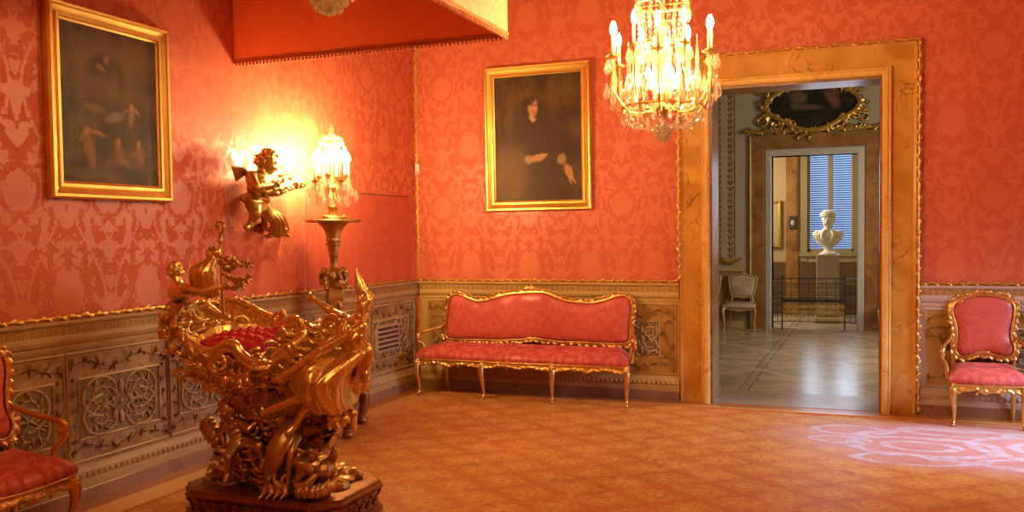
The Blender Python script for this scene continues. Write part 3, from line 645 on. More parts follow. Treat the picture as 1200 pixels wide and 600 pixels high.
def seating(root, hw, hwr, hd, legs, rear, outline, rake, seat_z, arm, vox, rnd, crest):
    """local frame: front is -y, outline = upholstered back in (x, z), rake = lean of the back"""
    yb = hd-.05
    def B(x, z, o=0.): return V((x, yb-o+rake*(z-.55), z))
    # seat pad: rounded trapezoid, domed
    rings = []
    for z, k in ((seat_z-.055, 0.), (seat_z-.02, -.012), (seat_z+.008, 0.), (seat_z+.026, .012), (seat_z+.045, .04), (seat_z+.06, .09), (seat_z+.066, .13), (seat_z+.068, .165)):
        f, r_, d = hw-k, hwr-k, hd-k; q = []
        for (x0, y0), (x1, y1) in (((-f, -d), (f, -d)), ((f, -d), (r_, d-.07)), ((r_, d-.07), (-r_, d-.07)), ((-r_, d-.07), (-f, -d))):
            for i in range(10):
                t = i/10; bow = -.035*math.sin(PI*t) if y0 == y1 and y0 < 0 else 0
                yy = y0+(y1-y0)*t+bow; q.append((x0+(x1-x0)*t, yy, z+max(0, z-seat_z+.02)*.45*(yy+hd)/hd))
        rings.append(q)
    m = MB(); m.loft(rings); seat = m.build('seat', G['seat'], root, sharp=60)
    # apron
    m = MB(); zt = seat_z-.05
    xs = [l for l in legs]
    for i in range(len(xs)-1):
        a, b = xs[i], xs[i+1]; N = 16; top = []; bot = []
        for k in range(N+1):
            t = k/N; x = a+(b-a)*t; sc = .075-.042*math.sin(PI*t)+.03*math.exp(-((t-.5)/.12)**2)
            bow = -.035*math.cos(x/hw*PI/2); bot.append((x, -hd+bow, zt-sc)); top.append((x, -hd+bow, zt+.005))
        R = []
        for k in range(N+1):
            x, y, zb = bot[k]; R.append([(x, y-.012, zb), (x, y+.02, zb), (x, y+.02, zt), (x, y-.012, zt), (x, y-.022, (zb+zt)/2)])
        m.loft(R); P = [V(p) + V((0, -.016, .008)) for p in bot]; m.tube(P, .012, 6); carve(m, P, .019, .024, rnd)
        for k in range(9):
            t = .32+.045*k; x = a+(b-a)*t; m.ell((x, -hd-.035*math.cos(x/hw*PI/2)-.018, zt-.035-rnd.uniform(-.02, .035)), (.018, .013, .012), Matrix.Rotation(rnd.uniform(0, 3), 3, 'Y'), 7, 5)
    m.tube([V((x, -hd-.035*math.cos(x/hw*PI/2)-.02, zt+.002)) for x in [xs[0]+(xs[-1]-xs[0])*i/24 for i in range(25)]], .011, 6)
    for sx in (-1, 1):
        xf, xr = (xs[0], rear[0]) if sx < 0 else (xs[-1], rear[-1])
        R = []
        for k in range(13):
            t = k/12; x = xf+(xr-xf)*t; y = -hd+(2*hd-.09)*t; zb = zt-.07+.04*math.sin(PI*t); R.append([(x-.014, y, zb), (x+.014, y, zb), (x+.014, y, zt), (x-.014, y, zt)])
        m.loft(R)
    m.build('apron', G['gold_chair'], root, vox=vox, it=1)
    # legs
    for x in xs:
        sg = 1 if x > .05 else (-1 if x < -.05 else 0); y = -hd-.035*math.cos(x/hw*PI/2); m = MB()
        m.tube([(x, y+.015, zt-.0), (x+sg*.012, y-.016, zt-.07), (x+sg*.010, y-.02, zt-.14), (x, y+.008, .14), (x-sg*.0, y+.02, .06), (x+sg*.008, y+.002, .022), (x+sg*.016, y-.02, .012)], [.036, .038, .03, .02, .0145, .016, .012], 10, 5)
        m.ell((x+sg*.012, y-.01, .016), (.02, .026, .016)); m.ell((x+sg*.012, y-.045, zt-.05), (.016, .01, .026), None, 8, 5)
        for q in (-1, 1): m.ell((x+sg*.012+q*.018, y-.035, zt-.035), (.012, .01, .022), Matrix.Rotation(q*.5, 3, 'Y'), 8, 5)
        m.build('leg', G['gold_chair'], root, vox=min(vox, .006), it=1)
    for x in rear:
        m = MB(); m.tube([(x, hd-.07, zt), (x, hd-.065, .2), (x, hd-.04, .02), (x, hd-.04, .0)], [.026, .02, .016, .016], 8, 4); m.build('leg', G['gold_chair'], root)
    # back upholstery
    O = [(p.x, p.z) for p in smooth_path([(x, 0, z) for x, z in outline], 5, True)]
    zs = [p[1] for p in O]; zc = (min(zs)+max(zs))/2; xs_ = [p[0] for p in O]; xc = (min(xs_)+max(xs_))/2
    def ringat(k, o):
        ww = max(xs_)-min(xs_); hh = max(zs)-min(zs); kx = 1-(1-k)*min(1, hh/ww*1.0) if k > .0 else 0
        return [B(xc+(x-xc)*kx, zc+(z-zc)*k, o) for x, z in O]
    m = MB(); m.loft([ringat(1.03, -.02), ringat(1.03, .004), ringat(.97, .026), ringat(.85, .042), ringat(.6, .052), ringat(.3, .056), ringat(.02, .056)])
    m.build('backrest', G['sofa'], root, sharp=60)
    # carved back frame
    m = MB()
    O1 = loop_offset(O, .024); O2 = loop_offset(O, .006); O3 = loop_offset(O, .046)
    P1 = [B(x, z, .008) for x, z in O1]; m.tube(P1, .025, 8, closed=True)
    m.tube([B(x, z, .03) for x, z in O2], .009, 6, closed=True); m.tube([B(x, z, .012) for x, z in O3], .010, 6, closed=True)
    carve(m, P1+P1[:1], .024, .036, rnd); carve(m, [B(x, z, .02) for x, z in O3], .02, .05, rnd)
    for cx, cz, sc in crest:
        for k in range(int(14*sc)+5):
            a = rnd.uniform(0, 2*PI); q = rnd.random()**.6*.05*sc
            m.ell(B(cx+math.cos(a)*q*1.7, cz+math.sin(a)*q*.75, .02), (.024*sc, .014, .011), Matrix.Rotation(-a, 3, 'Y'), 7, 5)
        for sg in (-1, 1): m.tube([B(cx+sg*t*.13*sc, cz+.012*math.sin(t*6), .02) for t in (0, .3, .6, 1)], [.016, .014, .012, .006], 6, 3)
    for sx in (-1, 1):       # stiles joining frame and seat rail
        xe = min(xs_) if sx < 0 else max(xs_); xr = rear[0] if sx < 0 else rear[-1]
        m.tube([B(xe+sx*.005, min(zs)+.05, -.0), B(xe*.5+xr*.5, seat_z+.02, -.01), (xr, hd-.06, zt-.02)], [.022, .02, .024], 8, 4)
    m.build('back_frame', G['gold_chair'], root, vox=vox, it=1)
    # arms
    for sx in (-1, 1):
        xe = (min(xs_) if sx < 0 else max(xs_))
        m = MB(); za = arm; xo = sx*(hw+.012)
        m.tube([B(xe+sx*.02, za+.10, .0), (xe+sx*.045, hd*.45, za+.055), (xo*.99+sx*.02, -.02, za+.015), (xo+sx*.025, -hd*.42, za), (xo+sx*.035, -hd*.52, za-.03), (xo+sx*.02, -hd*.46, za-.055), (xo+sx*.012, -hd*.36, za-.045)], [.018, .017, .018, .021, .02, .016, .01], 8, 6)
        m.tube([(xo+sx*.022, -hd*.42, za-.015), (xo+sx*.035, -hd*.5, za-.08), (xo+sx*.0, -hd*.30, seat_z+.09), (xo-sx*.02, -hd*.28, seat_z-.03)], [.014, .017, .018, .026], 8, 6)
        P = smooth_path([(xo+sx*.022, -hd*.35, za+.012), (xe+sx*.045, hd*.45, za+.06)], 8); carve(m, [V(p) for p in P], .012, .05, rnd, (0, 0, 1))
        m.build('arm', G['gold_chair'], root, vox=min(vox, .007), it=1)
    return root
rnd = random.Random(11)
SX, SY = 1.462, -.31
sofa = empty('settee', (SX, SY, .004), 'long rococo settee with red damask seat and gilt carved frame against the back wall', 'sofa')
pix = [(190, 150), (198, 130), (225, 120), (262, 134), (295, 146), (335, 144), (375, 132), (420, 121), (470, 116), (510, 113), (560, 115), (605, 132), (650, 146), (700, 152), (745, 154), (790, 146), (840, 130), (875, 128), (897, 150), (898, 200), (893, 250), (893, 296), (870, 306), (780, 304), (700, 300), (620, 298), (560, 290), (520, 286), (470, 290), (380, 293), (290, 290), (205, 288), (183, 278), (181, 240), (187, 190)]
ol = []
for a, b in pix: p = wy(470+a*.3, 310+b*.3, -.10); ol.append((p.x-SX, p.z))
seating(sofa, 1.185, 1.09, .245, [-1.165, -.386, .386, 1.165], [-1.03, 1.07], ol, .06, .45, .66, .0075, rnd, [(ol[9][0], ol[9][1]+.035, 1.3), (ol[2][0], ol[2][1]+.02, .7), (ol[17][0]-.03, ol[17][1]+.03, .7), (ol[27][0], ol[27][1]-.02, .9)])
CX, CY = 5.865, -.265
chair = empty('armchair', (CX, CY, .004), 'gilt rococo armchair with pink-red damask back, right of the marble doorway', 'armchair')
pix = [(182, 125), (200, 106), (240, 94), (290, 89), (340, 93), (384, 106), (400, 128), (400, 160), (391, 200), (387, 240), (398, 275), (396, 300), (370, 311), (330, 303), (290, 296), (250, 302), (212, 309), (190, 297), (188, 275), (192, 240), (190, 200), (177, 155)]
oc = []
for a, b in pix: p = wy(1060+a*.3167, 320+b*.3167, -.12); oc.append((p.x-CX, p.z))
xm_ = (max(p[0] for p in oc)+min(p[0] for p in oc))/2; oc = [(x-xm_, z) for x, z in oc]
seating(chair, .315, .27, .245, [-.27, .27], [-.235, .25], oc, .10, .425, .67, .006, rnd, [(0, oc[3][1]+.035, .9), (oc[0][0]+.02, oc[0][1]+.04, .6), (oc[6][0]-.02, oc[6][1]+.04, .6), (0, oc[14][1]-.01, .8)])
ch2 = copy_tree(chair); ch2.location = (.33, -5.73, .004); ch2.rotation_euler.z = PI/2
ch2['label'] = 'gilt armchair with flat red seat against the left wall, below the figure painting'
for o in (chair, ch2): o['group'] = 'gilt armchairs of the red room'

# ================================================================== CHANDELIERS AND CANDELABRUM
def drop(mb, c, L, r, n=6):       # faceted pear drop hanging down from c
    c = V(c); mb.lathe([(.001, 0), (r*.25, -L*.12), (r*.55, -L*.35), (r, -L*.68), (r*.6, -L*.88), (.001, -L)], n, c)
def flame_mesh():
    m = MB(); m.lathe([(.005, 0), (.014, .014), (.019, .034), (.016, .056), (.008, .076), (.0015, .092)], 8); return m
def lamp_parts(root, spots, candle_h, flame_mat, ps):
    c0 = f0 = p0 = None
    for i, (x, y, z) in enumerate(spots):
        if i == 0:
            m = MB(); m.lathe([(.004, -.03), (.012, -.02), (.01, -.012), (.03, -.004), (.046*ps, .004), (.048*ps, .010), (.03, .008), (.014, .012), (.014, .03)], 12); p0 = m.build('drip_pan', G['gold_frame'], root)
            m = MB(); m.lathe([(.011, .012), (.011, candle_h), (.008, candle_h+.006), (.004, candle_h+.008)], 10); c0 = m.build('candle', G['wax'], root)
            f0 = flame_mesh().build('bulb', flame_mat, c0); f0.location = (0, 0, candle_h+.006); p, c = p0, c0
        else:
            p = p0.copy(); COL.objects.link(p); c = c0.copy(); COL.objects.link(c); f = f0.copy(); COL.objects.link(f); f.parent = c
        p.location = (x, y, z); c.location = (x, y, z)
def pendants(root, spots, L, r, mat='crystal', name='pendant'):
    o0 = None
    for i, (x, y, z, k) in enumerate(spots):
        if o0 is None: m = MB(); m.tube([(0, 0, .03), (0, 0, 0)], .0012, 4); drop(m, (0, 0, 0), L, r); o = o0 = m.build(name, G[mat], root, smooth=False)
        else: o = o0.copy(); COL.objects.link(o)
        o.location = (x, y, z); o.scale = (k, k, k); o.rotation_euler.z = i*1.3
def pol(R, a, z): return (R*math.cos(a), R*math.sin(a), z)
def bead_string(mb, P, r=.007, step=.017, n=6):
    P = smooth_path(P, 6); acc = 0; mb.tube(P, r*.3, 4)
    for i in range(len(P)-1):
        acc += (P[i+1]-P[i]).length
        if acc >= step: acc = 0; mb.ell(P[i], r, None, n, 4)
def make_chandelier(loc, label):
    r = empty('chandelier', loc, label, 'chandelier', 'crystal chandeliers of the red room'); rn = random.Random(5)
    m = MB(); m.lathe([(.002, .14), (.02, .15), (.045, .19), (.06, .24), (.03, .29), (.02, .36), (.04, .42), (.05, .47), (.022, .53), (.016, .7), (.035, .76), (.04, .80), (.016, .86), (.014, 1.3), (.05, 1.36), (.06, 1.4), (.01, 1.44), (.008, 1.6)], 16); m.build('stem', G['gold_frame'], r)
    m = MB()
    for i in range(int((5.28-loc[2]-1.6)/.05)):
        z = 1.6+.05*i; a = Matrix.Rotation(PI/2*(i % 2), 3, 'Z'); m.tube([V((0, 0, z+.025))+a @ V((.014*math.cos(q), 0, .032*math.sin(q))) for q in [k*PI/4 for k in range(8)]], .004, 4, closed=True)
    m.build('chain', G['gold_frame'], r)
    m = MB()       # bottom ball of cut beads
    for i in range(7):
        t = -PI/2+PI*(i+.5)/7; k = max(3, int(12*math.cos(t)))
        for j in range(k): a = 2*PI*j/k+i; m.ell((.052*math.cos(t)*math.cos(a), .052*math.cos(t)*math.sin(a), .055+.052*math.sin(t)), .0145, None, 6, 4)
    m.build('crystal_ball', glassy('bead_crystal', (.97, .93, .85), .5, .5), r, smooth=False)
    spots = []
    for i in range(12):
        a = 2*PI*i/12+.14; R = .375 if i % 2 else .335; z = .565 if i % 2 else .61
        spots.append(pol(R, a, z)); m = MB()
        m.tube([pol(.03, a, .27), pol(.12, a, .20), pol(.25, a, .20), pol(R-.015, a, .33), pol(R, a, z-.05), pol(R, a, z-.02)], [.007, .006, .0055, .005, .005, .005], 6, 5); m.tube([pol(.24, a, .21), pol(.2, a, .27), pol(.235, a, .31), pol(.265, a, .275)], .0045, 5, 4)
        m.build('arm', G['gold_frame'], r)
    lamp_parts(r, spots, .15, G['flame'], 1.)
    for i in range(6):                 # inner bulbs behind the crystal
        f = flame_mesh().build('inner_bulb', G['flame'], r); f.location = pol(.10, 2*PI*i/6, .44 if i % 2 else .36)
    m = MB()
    for z, R, t in ((.95, .185, .008), (.24, .275, .007), (1.28, .12, .006), (.70, .12, .005)):
        m = MB(); m.tube([pol(R, 2*PI*k/24, z) for k in range(24)], t, 5, closed=True)
        for k in range(4): a = k*PI/2; m.tube([pol(.015, a, z), pol(R, a, z)], .004, 4)
        m.build('hoop', G['gold_frame'], r)
    for k in range(24):
        a = 2*PI*k/24; m = MB(); bead_string(m, [pol(.185, a, .93), pol(.16, a, .72), pol(.20, a, .45), pol(.275, a, .24)], .0085, .02); m.build('bead_chain', G['crystal'], r, smooth=False)
    for k in range(12):
        a = 2*PI*k/12+.13; m = MB(); bead_string(m, [pol(.275, a, .23), pol(.22, a, .12), pol(.12, a, .09), pol(.04, a, .08)], .009, .02); m.build('bead_chain', G['crystal'], r, smooth=False); m = MB()
        bead_string(m, [pol(.185, a, .95), pol(.165, a, 1.1), pol(.12, a, 1.27)], .0085, .02); m.build('bead_chain', G['crystal'], r, smooth=False)
    sp = [pol(.275, 2*PI*k/16, .215)+(1.,) for k in range(16)] + [pol(.20, 2*PI*k/12+.2, .16)+(.8,) for k in range(12)] + [pol(.19, 2*PI*k/14, .925)+(.9,) for k in range(14)]
    for i, (x, y, z) in enumerate(spots):
        a = math.atan2(y, x)
        for k in range(3): b = a+(k-1)*1.1; sp.append((x+.042*math.cos(b), y+.042*math.sin(b), z-.01, .95+.2*(k == 1)))
    pendants(r, sp, .10, .023)
    pendants(r, [pol(.36+.03*(k % 2), 2*PI*k/24+.05, .47-.05*(k % 3))+(1.,) for k in range(24)] + [pol(.25, 2*PI*k/20, .30)+(.9,) for k in range(20)] + [pol(.15, 2*PI*k/12, .68)+(1.1,) for k in range(12)] + [pol(.29, 2*PI*k/18+.1, .42)+(.8,) for k in range(18)], .13, .024, 'crystal', 'long_drop')
    for k in range(12):
        a = 2*PI*k/12+.4; m = MB(); x, y, z = pol(.25 if k % 2 else .17, a, .36); m.tube([(x*.75, y*.75, .22), (x, y, .27), (x, y, .37)], .005, 5, 3); m.lathe([(.004, 0), (.02, .03), (.026, .07), (.012, .13), (.016, .2), (.006, .28), (.001, .36)], 6, (x, y, z)); m.build('crystal_spire', G['crystal'], r, smooth=False)
    pendants(r, [pol(.30, 2*PI*k/8+.3, .33)+(1.,) for k in range(8)], .12, .026, 'crystal_amber', 'amber_pendant')
    for k in range(10): a = 2*PI*k/10; m = MB(); m.lathe([(.001, 0), (.02, .05), (.028, .12), (.012, .2), (.001, .25)], 6, pol(.06, a, .30), .8, .8); m.build('prism', G['crystal'], r, smooth=False)
    return r
make_chandelier((3.53, -3.0, 2.395), 'lit crystal chandelier with candle bulbs hanging before the marble doorway')
def copy_chand():
    src = [o for o in bpy.data.objects if o.name == 'chandelier'][0]; c = copy_tree(src); p = wy(386, 15, -7.0); c.location = (p.x, -7.0, p.z)
    c['label'] = 'crystal chandelier at the top edge, only its round bottom ball showing before the red canopy'
    for ch in c.children:       # its chain reaches the ceiling too
        pass
copy_chand()
TX, TY = .40, -2.36
def make_candelabrum():
    r = empty('candelabrum', (TX, TY, 1.906), 'lit crystal candelabrum with slim candles standing on the tall gilded stand', 'candelabrum'); rn = random.Random(8)
    m = MB(); m.lathe([(.10, 0), (.105, .012), (.085, .025), (.05, .04), (.035, .075), (.05, .11), (.028, .15), (.02, .22), (.035, .26), (.04, .29), (.015, .33), (.012, .55), (.03, .585), (.012, .62), (.009, .74)], 16)
    for k in range(3): a = 2*PI*k/3+.4; m.ell(pol(.10, a, .02), (.03, .03, .02))
    m.build('base', G['gold_frame'], r)
    spots = []
    for i in range(8):
        a = 2*PI*i/8+.25; R = .165 if i % 2 else .12; z = .335 if i % 2 else .38; spots.append(pol(R, a, z)); m = MB()
        m.tube([pol(.02, a, .24), pol(.07, a, .17), pol(R*.9, a, .2), pol(R, a, z-.03)], [.007, .006, .005, .005], 6, 5); m.build('arm', G['gold_frame'], r)
    lamp_parts(r, spots, .17, G['flame_c'], .75)
    m = MB(); m.lathe([(.001, .74), (.02, .75), (.032, .78), (.018, .81), (.008, .84), (.001, .90)], 6); m.build('finial', G['crystal'], r, smooth=False)
    sp = []
    for x, y, z in spots:
        a = math.atan2(y, x)
        for k in range(4): b = a+(k-1.5)*1.0; sp.append((x+.035*math.cos(b), y+.035*math.sin(b), z-.01, .9))
    sp += [pol(.10, 2*PI*k/8, .72)+(.8,) for k in range(8)] + [pol(.085, 2*PI*k/10, .2)+(.7,) for k in range(10)]
    pendants(r, sp, .085, .018)
    pendants(r, [pol(.19+.02*(k % 2), 2*PI*k/16+.1, .31-.04*(k % 3))+(1.,) for k in range(16)]+[pol(.14, 2*PI*k/12, .22)+(1.,) for k in range(12)]+[pol(.12, 2*PI*k/8+.3, .66)+(.8,) for k in range(8)], .11, .026, 'crystal', 'long_drop')
    for k in range(8):
        a = 2*PI*k/8
        for P in ([pol(.02, a, .76), pol(.07, a, .74), pol(.105, a, .72)], [pol(.10, a, .70), pol(.05, a, .64), pol(.02, a, .6)]): m = MB(); bead_string(m, P, .006, .014); m.build('bead_chain', G['crystal'], r, smooth=False)
    m = MB(); m.tube([pol(.10, 2*PI*k/20, .722) for k in range(20)], .004, 4, closed=True)
    for k in range(4): a = PI/2*k; m.tube([pol(.005, a, .722), pol(.10, a, .722)], .003, 4)
    m.build('hoop', G['gold_frame'], r)
make_candelabrum()
def make_torchere():
    r = empty('torchere', (TX, TY, .004), 'tall carved gilded torchere stand with round top, behind the cradle', 'stand')
    m = MB(); m.lathe([(.10, 1.872), (.235, 1.874), (.252, 1.882), (.252, 1.893), (.24, 1.902), (.06, 1.902)], 40); m.build('top', G['gold_dark'], r)
    m = MB(); m.lathe([(.02, 1.30), (.03, 1.42), (.024, 1.50), (.026, 1.55), (.038, 1.57), (.03, 1.585), (.038, 1.62), (.042, 1.66), (.056, 1.67), (.058, 1.685), (.045, 1.70), (.056, 1.715), (.056, 1.73), (.05, 1.74), (.062, 1.79), (.078, 1.83), (.115, 1.872)], 20, sx=1.22, sy=1.22, wob=lambda a, z: 1+.05*math.cos(8*a)); m.build('shaft', G['gold_dark'], r)
    rn = random.Random(2); m = MB()
    m.lathe([(.03, 1.46), (.075, 1.44), (.09, 1.38), (.07, 1.30), (.05, 1.27)], 16)
    for k in range(60):
        a = rn.uniform(0, 2*PI); z = rn.uniform(1.29, 1.46); R = .098+.02*math.sin((z-1.29)*18); m.ell(pol(R, a, z), (.024, .024, .03), Matrix.Rotation(rn.uniform(-1, 1), 3, 'X'), 7, 5)
    m.build('carved_capital', G['gold_dark'], r, vox=.007)
    m = MB(); m.lathe([(.055, 1.30), (.062, 1.20), (.05, 1.05), (.036, .80), (.05, .72), (.07, .66), (.06, .58), (.03, .50)], 4, sx=1.6, sy=1.6)
    for k in range(40): a = rn.uniform(0, 2*PI); z = rn.uniform(.55, 1.25); m.ell(pol(.072, a, z), (.018, .018, .026), None, 7, 5)
    m.build('pedestal', G['gold_dark'], r, vox=.008)
    for i, (fx, fy) in enumerate(((.30, -.30), (.10, .28), (-.30, -.02))):
        a = math.atan2(fy, fx); L = math.hypot(fx, fy); m = MB()
        m.tube([pol(.03, a, .62), pol(L*.55, a, .60), pol(L*.98, a, .42), pol(L*1.08, a, .22), pol(L*.95, a, .07), pol(L*1.0, a, .015)], [.045, .05, .05, .055, .04, .03], 10, 6, flat=.8)
        m.tube([pol(L*.9, a, .44), pol(L*.6, a, .40), pol(L*.5, a, .28), pol(L*.68, a, .2), pol(L*.8, a, .28)], [.03, .03, .028, .025, .02], 8, 5)
        m.ell(pol(L, a, .035), (.055, .055, .035))
        for k in range(10): m.ell(pol(L*rn.uniform(.8, 1.1), a+rn.uniform(-.15, .15), rn.uniform(.12, .5)), (.03, .02, .02), None, 7, 5)
        m.build('leg', G['bronze'], r, vox=.008)
make_torchere()

# ================================================================== CANOPY
def make_canopy():
    Y0, Y1, X1, Z0, Z1 = -3.168, -6.15, 2.426, 3.19, 4.35; t = .025
    r = empty('canopy', (X1/2, (Y0+Y1)/2, Z0), 'large red cloth canopy with fringed valance and cream outer side over the cradle', 'canopy'); off = r.location
    def cloth(name, p0, p1, nrm, mat, amp):
        p0, p1, nrm = V(p0), V(p1), V(nrm); d = p1-p0; N = 70; K = 6; A = []; B2 = []
        for k in range(K+1):
            z = Z0+(Z1-Z0)*k/K; ra = []; rb = []
            for i in range(N+1):
                u = i/N; w = amp*(math.sin(u*23)+.6*math.sin(u*41+1))*(1-.5*k/K)*math.sin(PI*u)**.5
                q = p0+d*u+V((0, 0, z)); ra.append(q+nrm*(w+.006)); rb.append(q+nrm*(w-.006))
            A.append(ra); B2.append(rb)
        m = MB(); vs = [p for rr in A for p in rr]+[p for rr in B2 for p in rr]; n = N+1; T = (K+1)*n; fs = []
        for k in range(K):
            for i in range(N): a = k*n+i; fs.append((a, a+1, a+n+1, a+n)); fs.append((T+a, T+a+n, T+a+n+1, T+a+1))
        for i in range(N): fs.append((i, T+i, T+i+1, i+1)); a = K*n+i; fs.append((a, a+1, T+a+1, T+a))
        for k in range(K): a = k*n; fs.append((a, a+n, T+a+n, T+a)); a += N; fs.append((a, T+a, T+a+n, a+n))
        m.add(vs, fs); m.build(name, mat, r, off=off, sharp=80)
    cloth('far_valance', (.0, Y0, 0), (X1, Y0, 0), (0, 1, 0), G['valance'], .006)
    cloth('near_valance', (.0, Y1, 0), (X1, Y1, 0), (0, 1, 0), G['valance'], .006)
    cloth('front_valance_lining', (X1-.015, Y0, 0), (X1-.015, Y1, 0), (1, 0, 0), G['valance'], .004)
    cloth('front_valance', (X1, Y0, 0), (X1, Y1, 0), (1, 0, 0), G['cream'], .004)
    m = MB(); m.box((0, Y1, Z1), (X1, Y0, Z1+.03)); m.build('roof', G['valance'], r, smooth=False, off=off)
    m = MB(); m.box((.3, (Y0+Y1)/2-.02, Z1+.03), (.34, (Y0+Y1)/2+.02, RZ)); m.box((X1-.3, (Y0+Y1)/2-.02, Z1+.03), (X1-.26, (Y0+Y1)/2+.02, RZ)); m.build('hanger', G['gold_dark'], r, smooth=False, off=off)
    for nm, p0, p1 in (('fringe', (0, Y0+.004, Z0), (X1, Y0+.004, Z0)), ('fringe', (X1+.006, Y0, Z0), (X1+.006, Y1, Z0)), ('fringe', (0, Y1, Z0), (X1, Y1, Z0))):
        p0, p1 = V(p0), V(p1); m = MB(); m.tube([p0+V((0, 0, .02)), p1+V((0, 0, .02))], .013, 6); k = int((p1-p0).length/.034)
        for i in range(k): q = p0+(p1-p0)*((i+.5)/k); m.lathe([(.002, .016), (.007, .008), (.011, -.004), (.009, -.022), (.001, -.028)], 6, q)
        m.build(nm, G['trimred'], r, off=off)
make_canopy()
# small sensor box on the corner moulding
m = MB(); b = empty('sensor_box', (.06, -.045, 2.46), 'small white box fixed on the gilt strip in the room corner', 'sensor')
m.box((-.026, -.018, 0), (.026, .018, .11), .006); m.build('housing', plain('white_plastic', (.8, .74, .62), .5, 0, .03), b)
m = MB(); m.box((-.012, -.0185, .012), (.012, -.0165, .024)); m.build('lens', plain('dark_lens', (.1, .08, .06), .3), b)

# ================================================================== SCULPTURE
def cap(mb, a, b, ra, rb, n=12):     # tapered limb with round ends
    a, b = V(a), V(b); mb.tube([a, a.lerp(b, .33), a.lerp(b, .66), b], [ra, ra*.72+rb*.28, ra*.30+rb*.70, rb], n); mb.ell(a, ra, None, 12, 8); mb.ell(b, rb, None, 12, 8)
def hand(mb, w, d, side, h, curl=.5):
    w, d, side = V(w), V(d).normalized(), V(side); side = (side-d*side.dot(d)).normalized(); nrm = d.cross(side)
    mb.ell(w+d*.2*h, (.16*h, .25*h, .08*h), basis(side, nrm), 10, 7)
    for i, L in enumerate((.34, .40, .37, .28)):
        b = w+d*.36*h+side*((i-1.5)*.085*h); m_ = b+d*L*.5*h*(1-.2*curl)+nrm*curl*.12*h; e = m_+d*L*.45*h*(1-curl)+nrm*curl*.34*h
        mb.tube([b-d*.12*h, b, m_, e], [.05*h, .052*h, .046*h, .036*h], 7)
    b = w+d*.12*h+side*(-.14*h); mb.tube([b, b+(d*.6-side*.5).normalized()*.2*h, b+(d-side*.25).normalized()*.36*h+nrm*.1*h], [.055*h, .052*h, .04*h], 7)
def head(mb, c, face, up, h, rn, hair=1., kid=False, beard=False):
    c, face = V(c), V(face).normalized(); up = V(up); up = (up-face*up.dot(face)).normalized(); sd = face.cross(up)
    R = basis(sd, up)      # columns sd, ?, up
    def at_(x, y, z): return c+sd*(x*h)+face*(y*h)+up*(z*h)
    E = Matrix((sd, face, up)).transposed()
    mb.ell(c, (.36*h, .43*h, .46*h), E, 16, 12)
    mb.ell(at_(0, .12, -.22), (.27*h, .30*h, .27*h), E, 14, 10)            # jaw
    mb.ell(at_(0, .33, -.39), (.10*h, .09*h, .08*h), E)                    # chin
    for s in (-1, 1):
        mb.ell(at_(s*.16, .30, -.13), (.13*h, .11*h, .12*h), E)            # cheek
        mb.ell(at_(s*.14, .385, .055), (.062*h, .045*h, .04*h), E, 8, 6)   # eye
        mb.tube([at_(s*.04, .42, .11), at_(s*.14, .41, .145), at_(s*.25, .32, .11)], .032*h, 6)   # brow
        mb.ell(at_(s*.37, 0, -.04), (.05*h, .09*h, .12*h), E, 8, 6)        # ear
    mb.tube([at_(0, .40, .10), at_(0, .50, -.05), at_(0, .515, -.115)], [.04*h, .055*h, .07*h], 8)
    for s in (-1, 1): mb.ell(at_(s*.055, .455, -.12), .04*h, None, 8, 6)
    mb.tube([at_(-.10, .385, -.235), at_(0, .425, -.215), at_(.10, .385, -.235)], .03*h, 6); mb.tube([at_(-.08, .385, -.285), at_(0, .42, -.29), at_(.08, .385, -.285)], .034*h, 6)
    if hair:
        for k in range(int(70*hair)):
            th = rn.uniform(-PI, PI); ph = rn.uniform(-.55, 1.5); y = math.sin(th)*math.cos(ph)
            p = (math.cos(th)*math.cos(ph)*.40, y*.45, math.sin(ph)*.49)
            if p[1] > .12 and p[2] < .26: continue
            if p[2] < -.1 and p[1] > -.1: continue
            q = at_(*p); rr = h*rn.uniform(.07, .12); mb.ell(q, (rr, rr*.75, rr*.75), Matrix.Rotation(rn.uniform(0, 3), 3, 'Z'), 7, 5)
    if beard:
        for k in range(60):
            x = rn.uniform(-.26, .26); z = rn.uniform(-.72, -.26); y = .36-abs(x)*.7+(z+.26)*.12
            if abs(x) > .28+(z+.3)*.3: continue
            mb.ell(at_(x, y, z), (.05*h, .05*h, .10*h), E, 7, 5)
        for s in (-1, 1): mb.tube([at_(s*.02, .46, -.19), at_(s*.14, .42, -.24), at_(s*.2, .36, -.38)], [.045*h, .05*h, .035*h], 7)
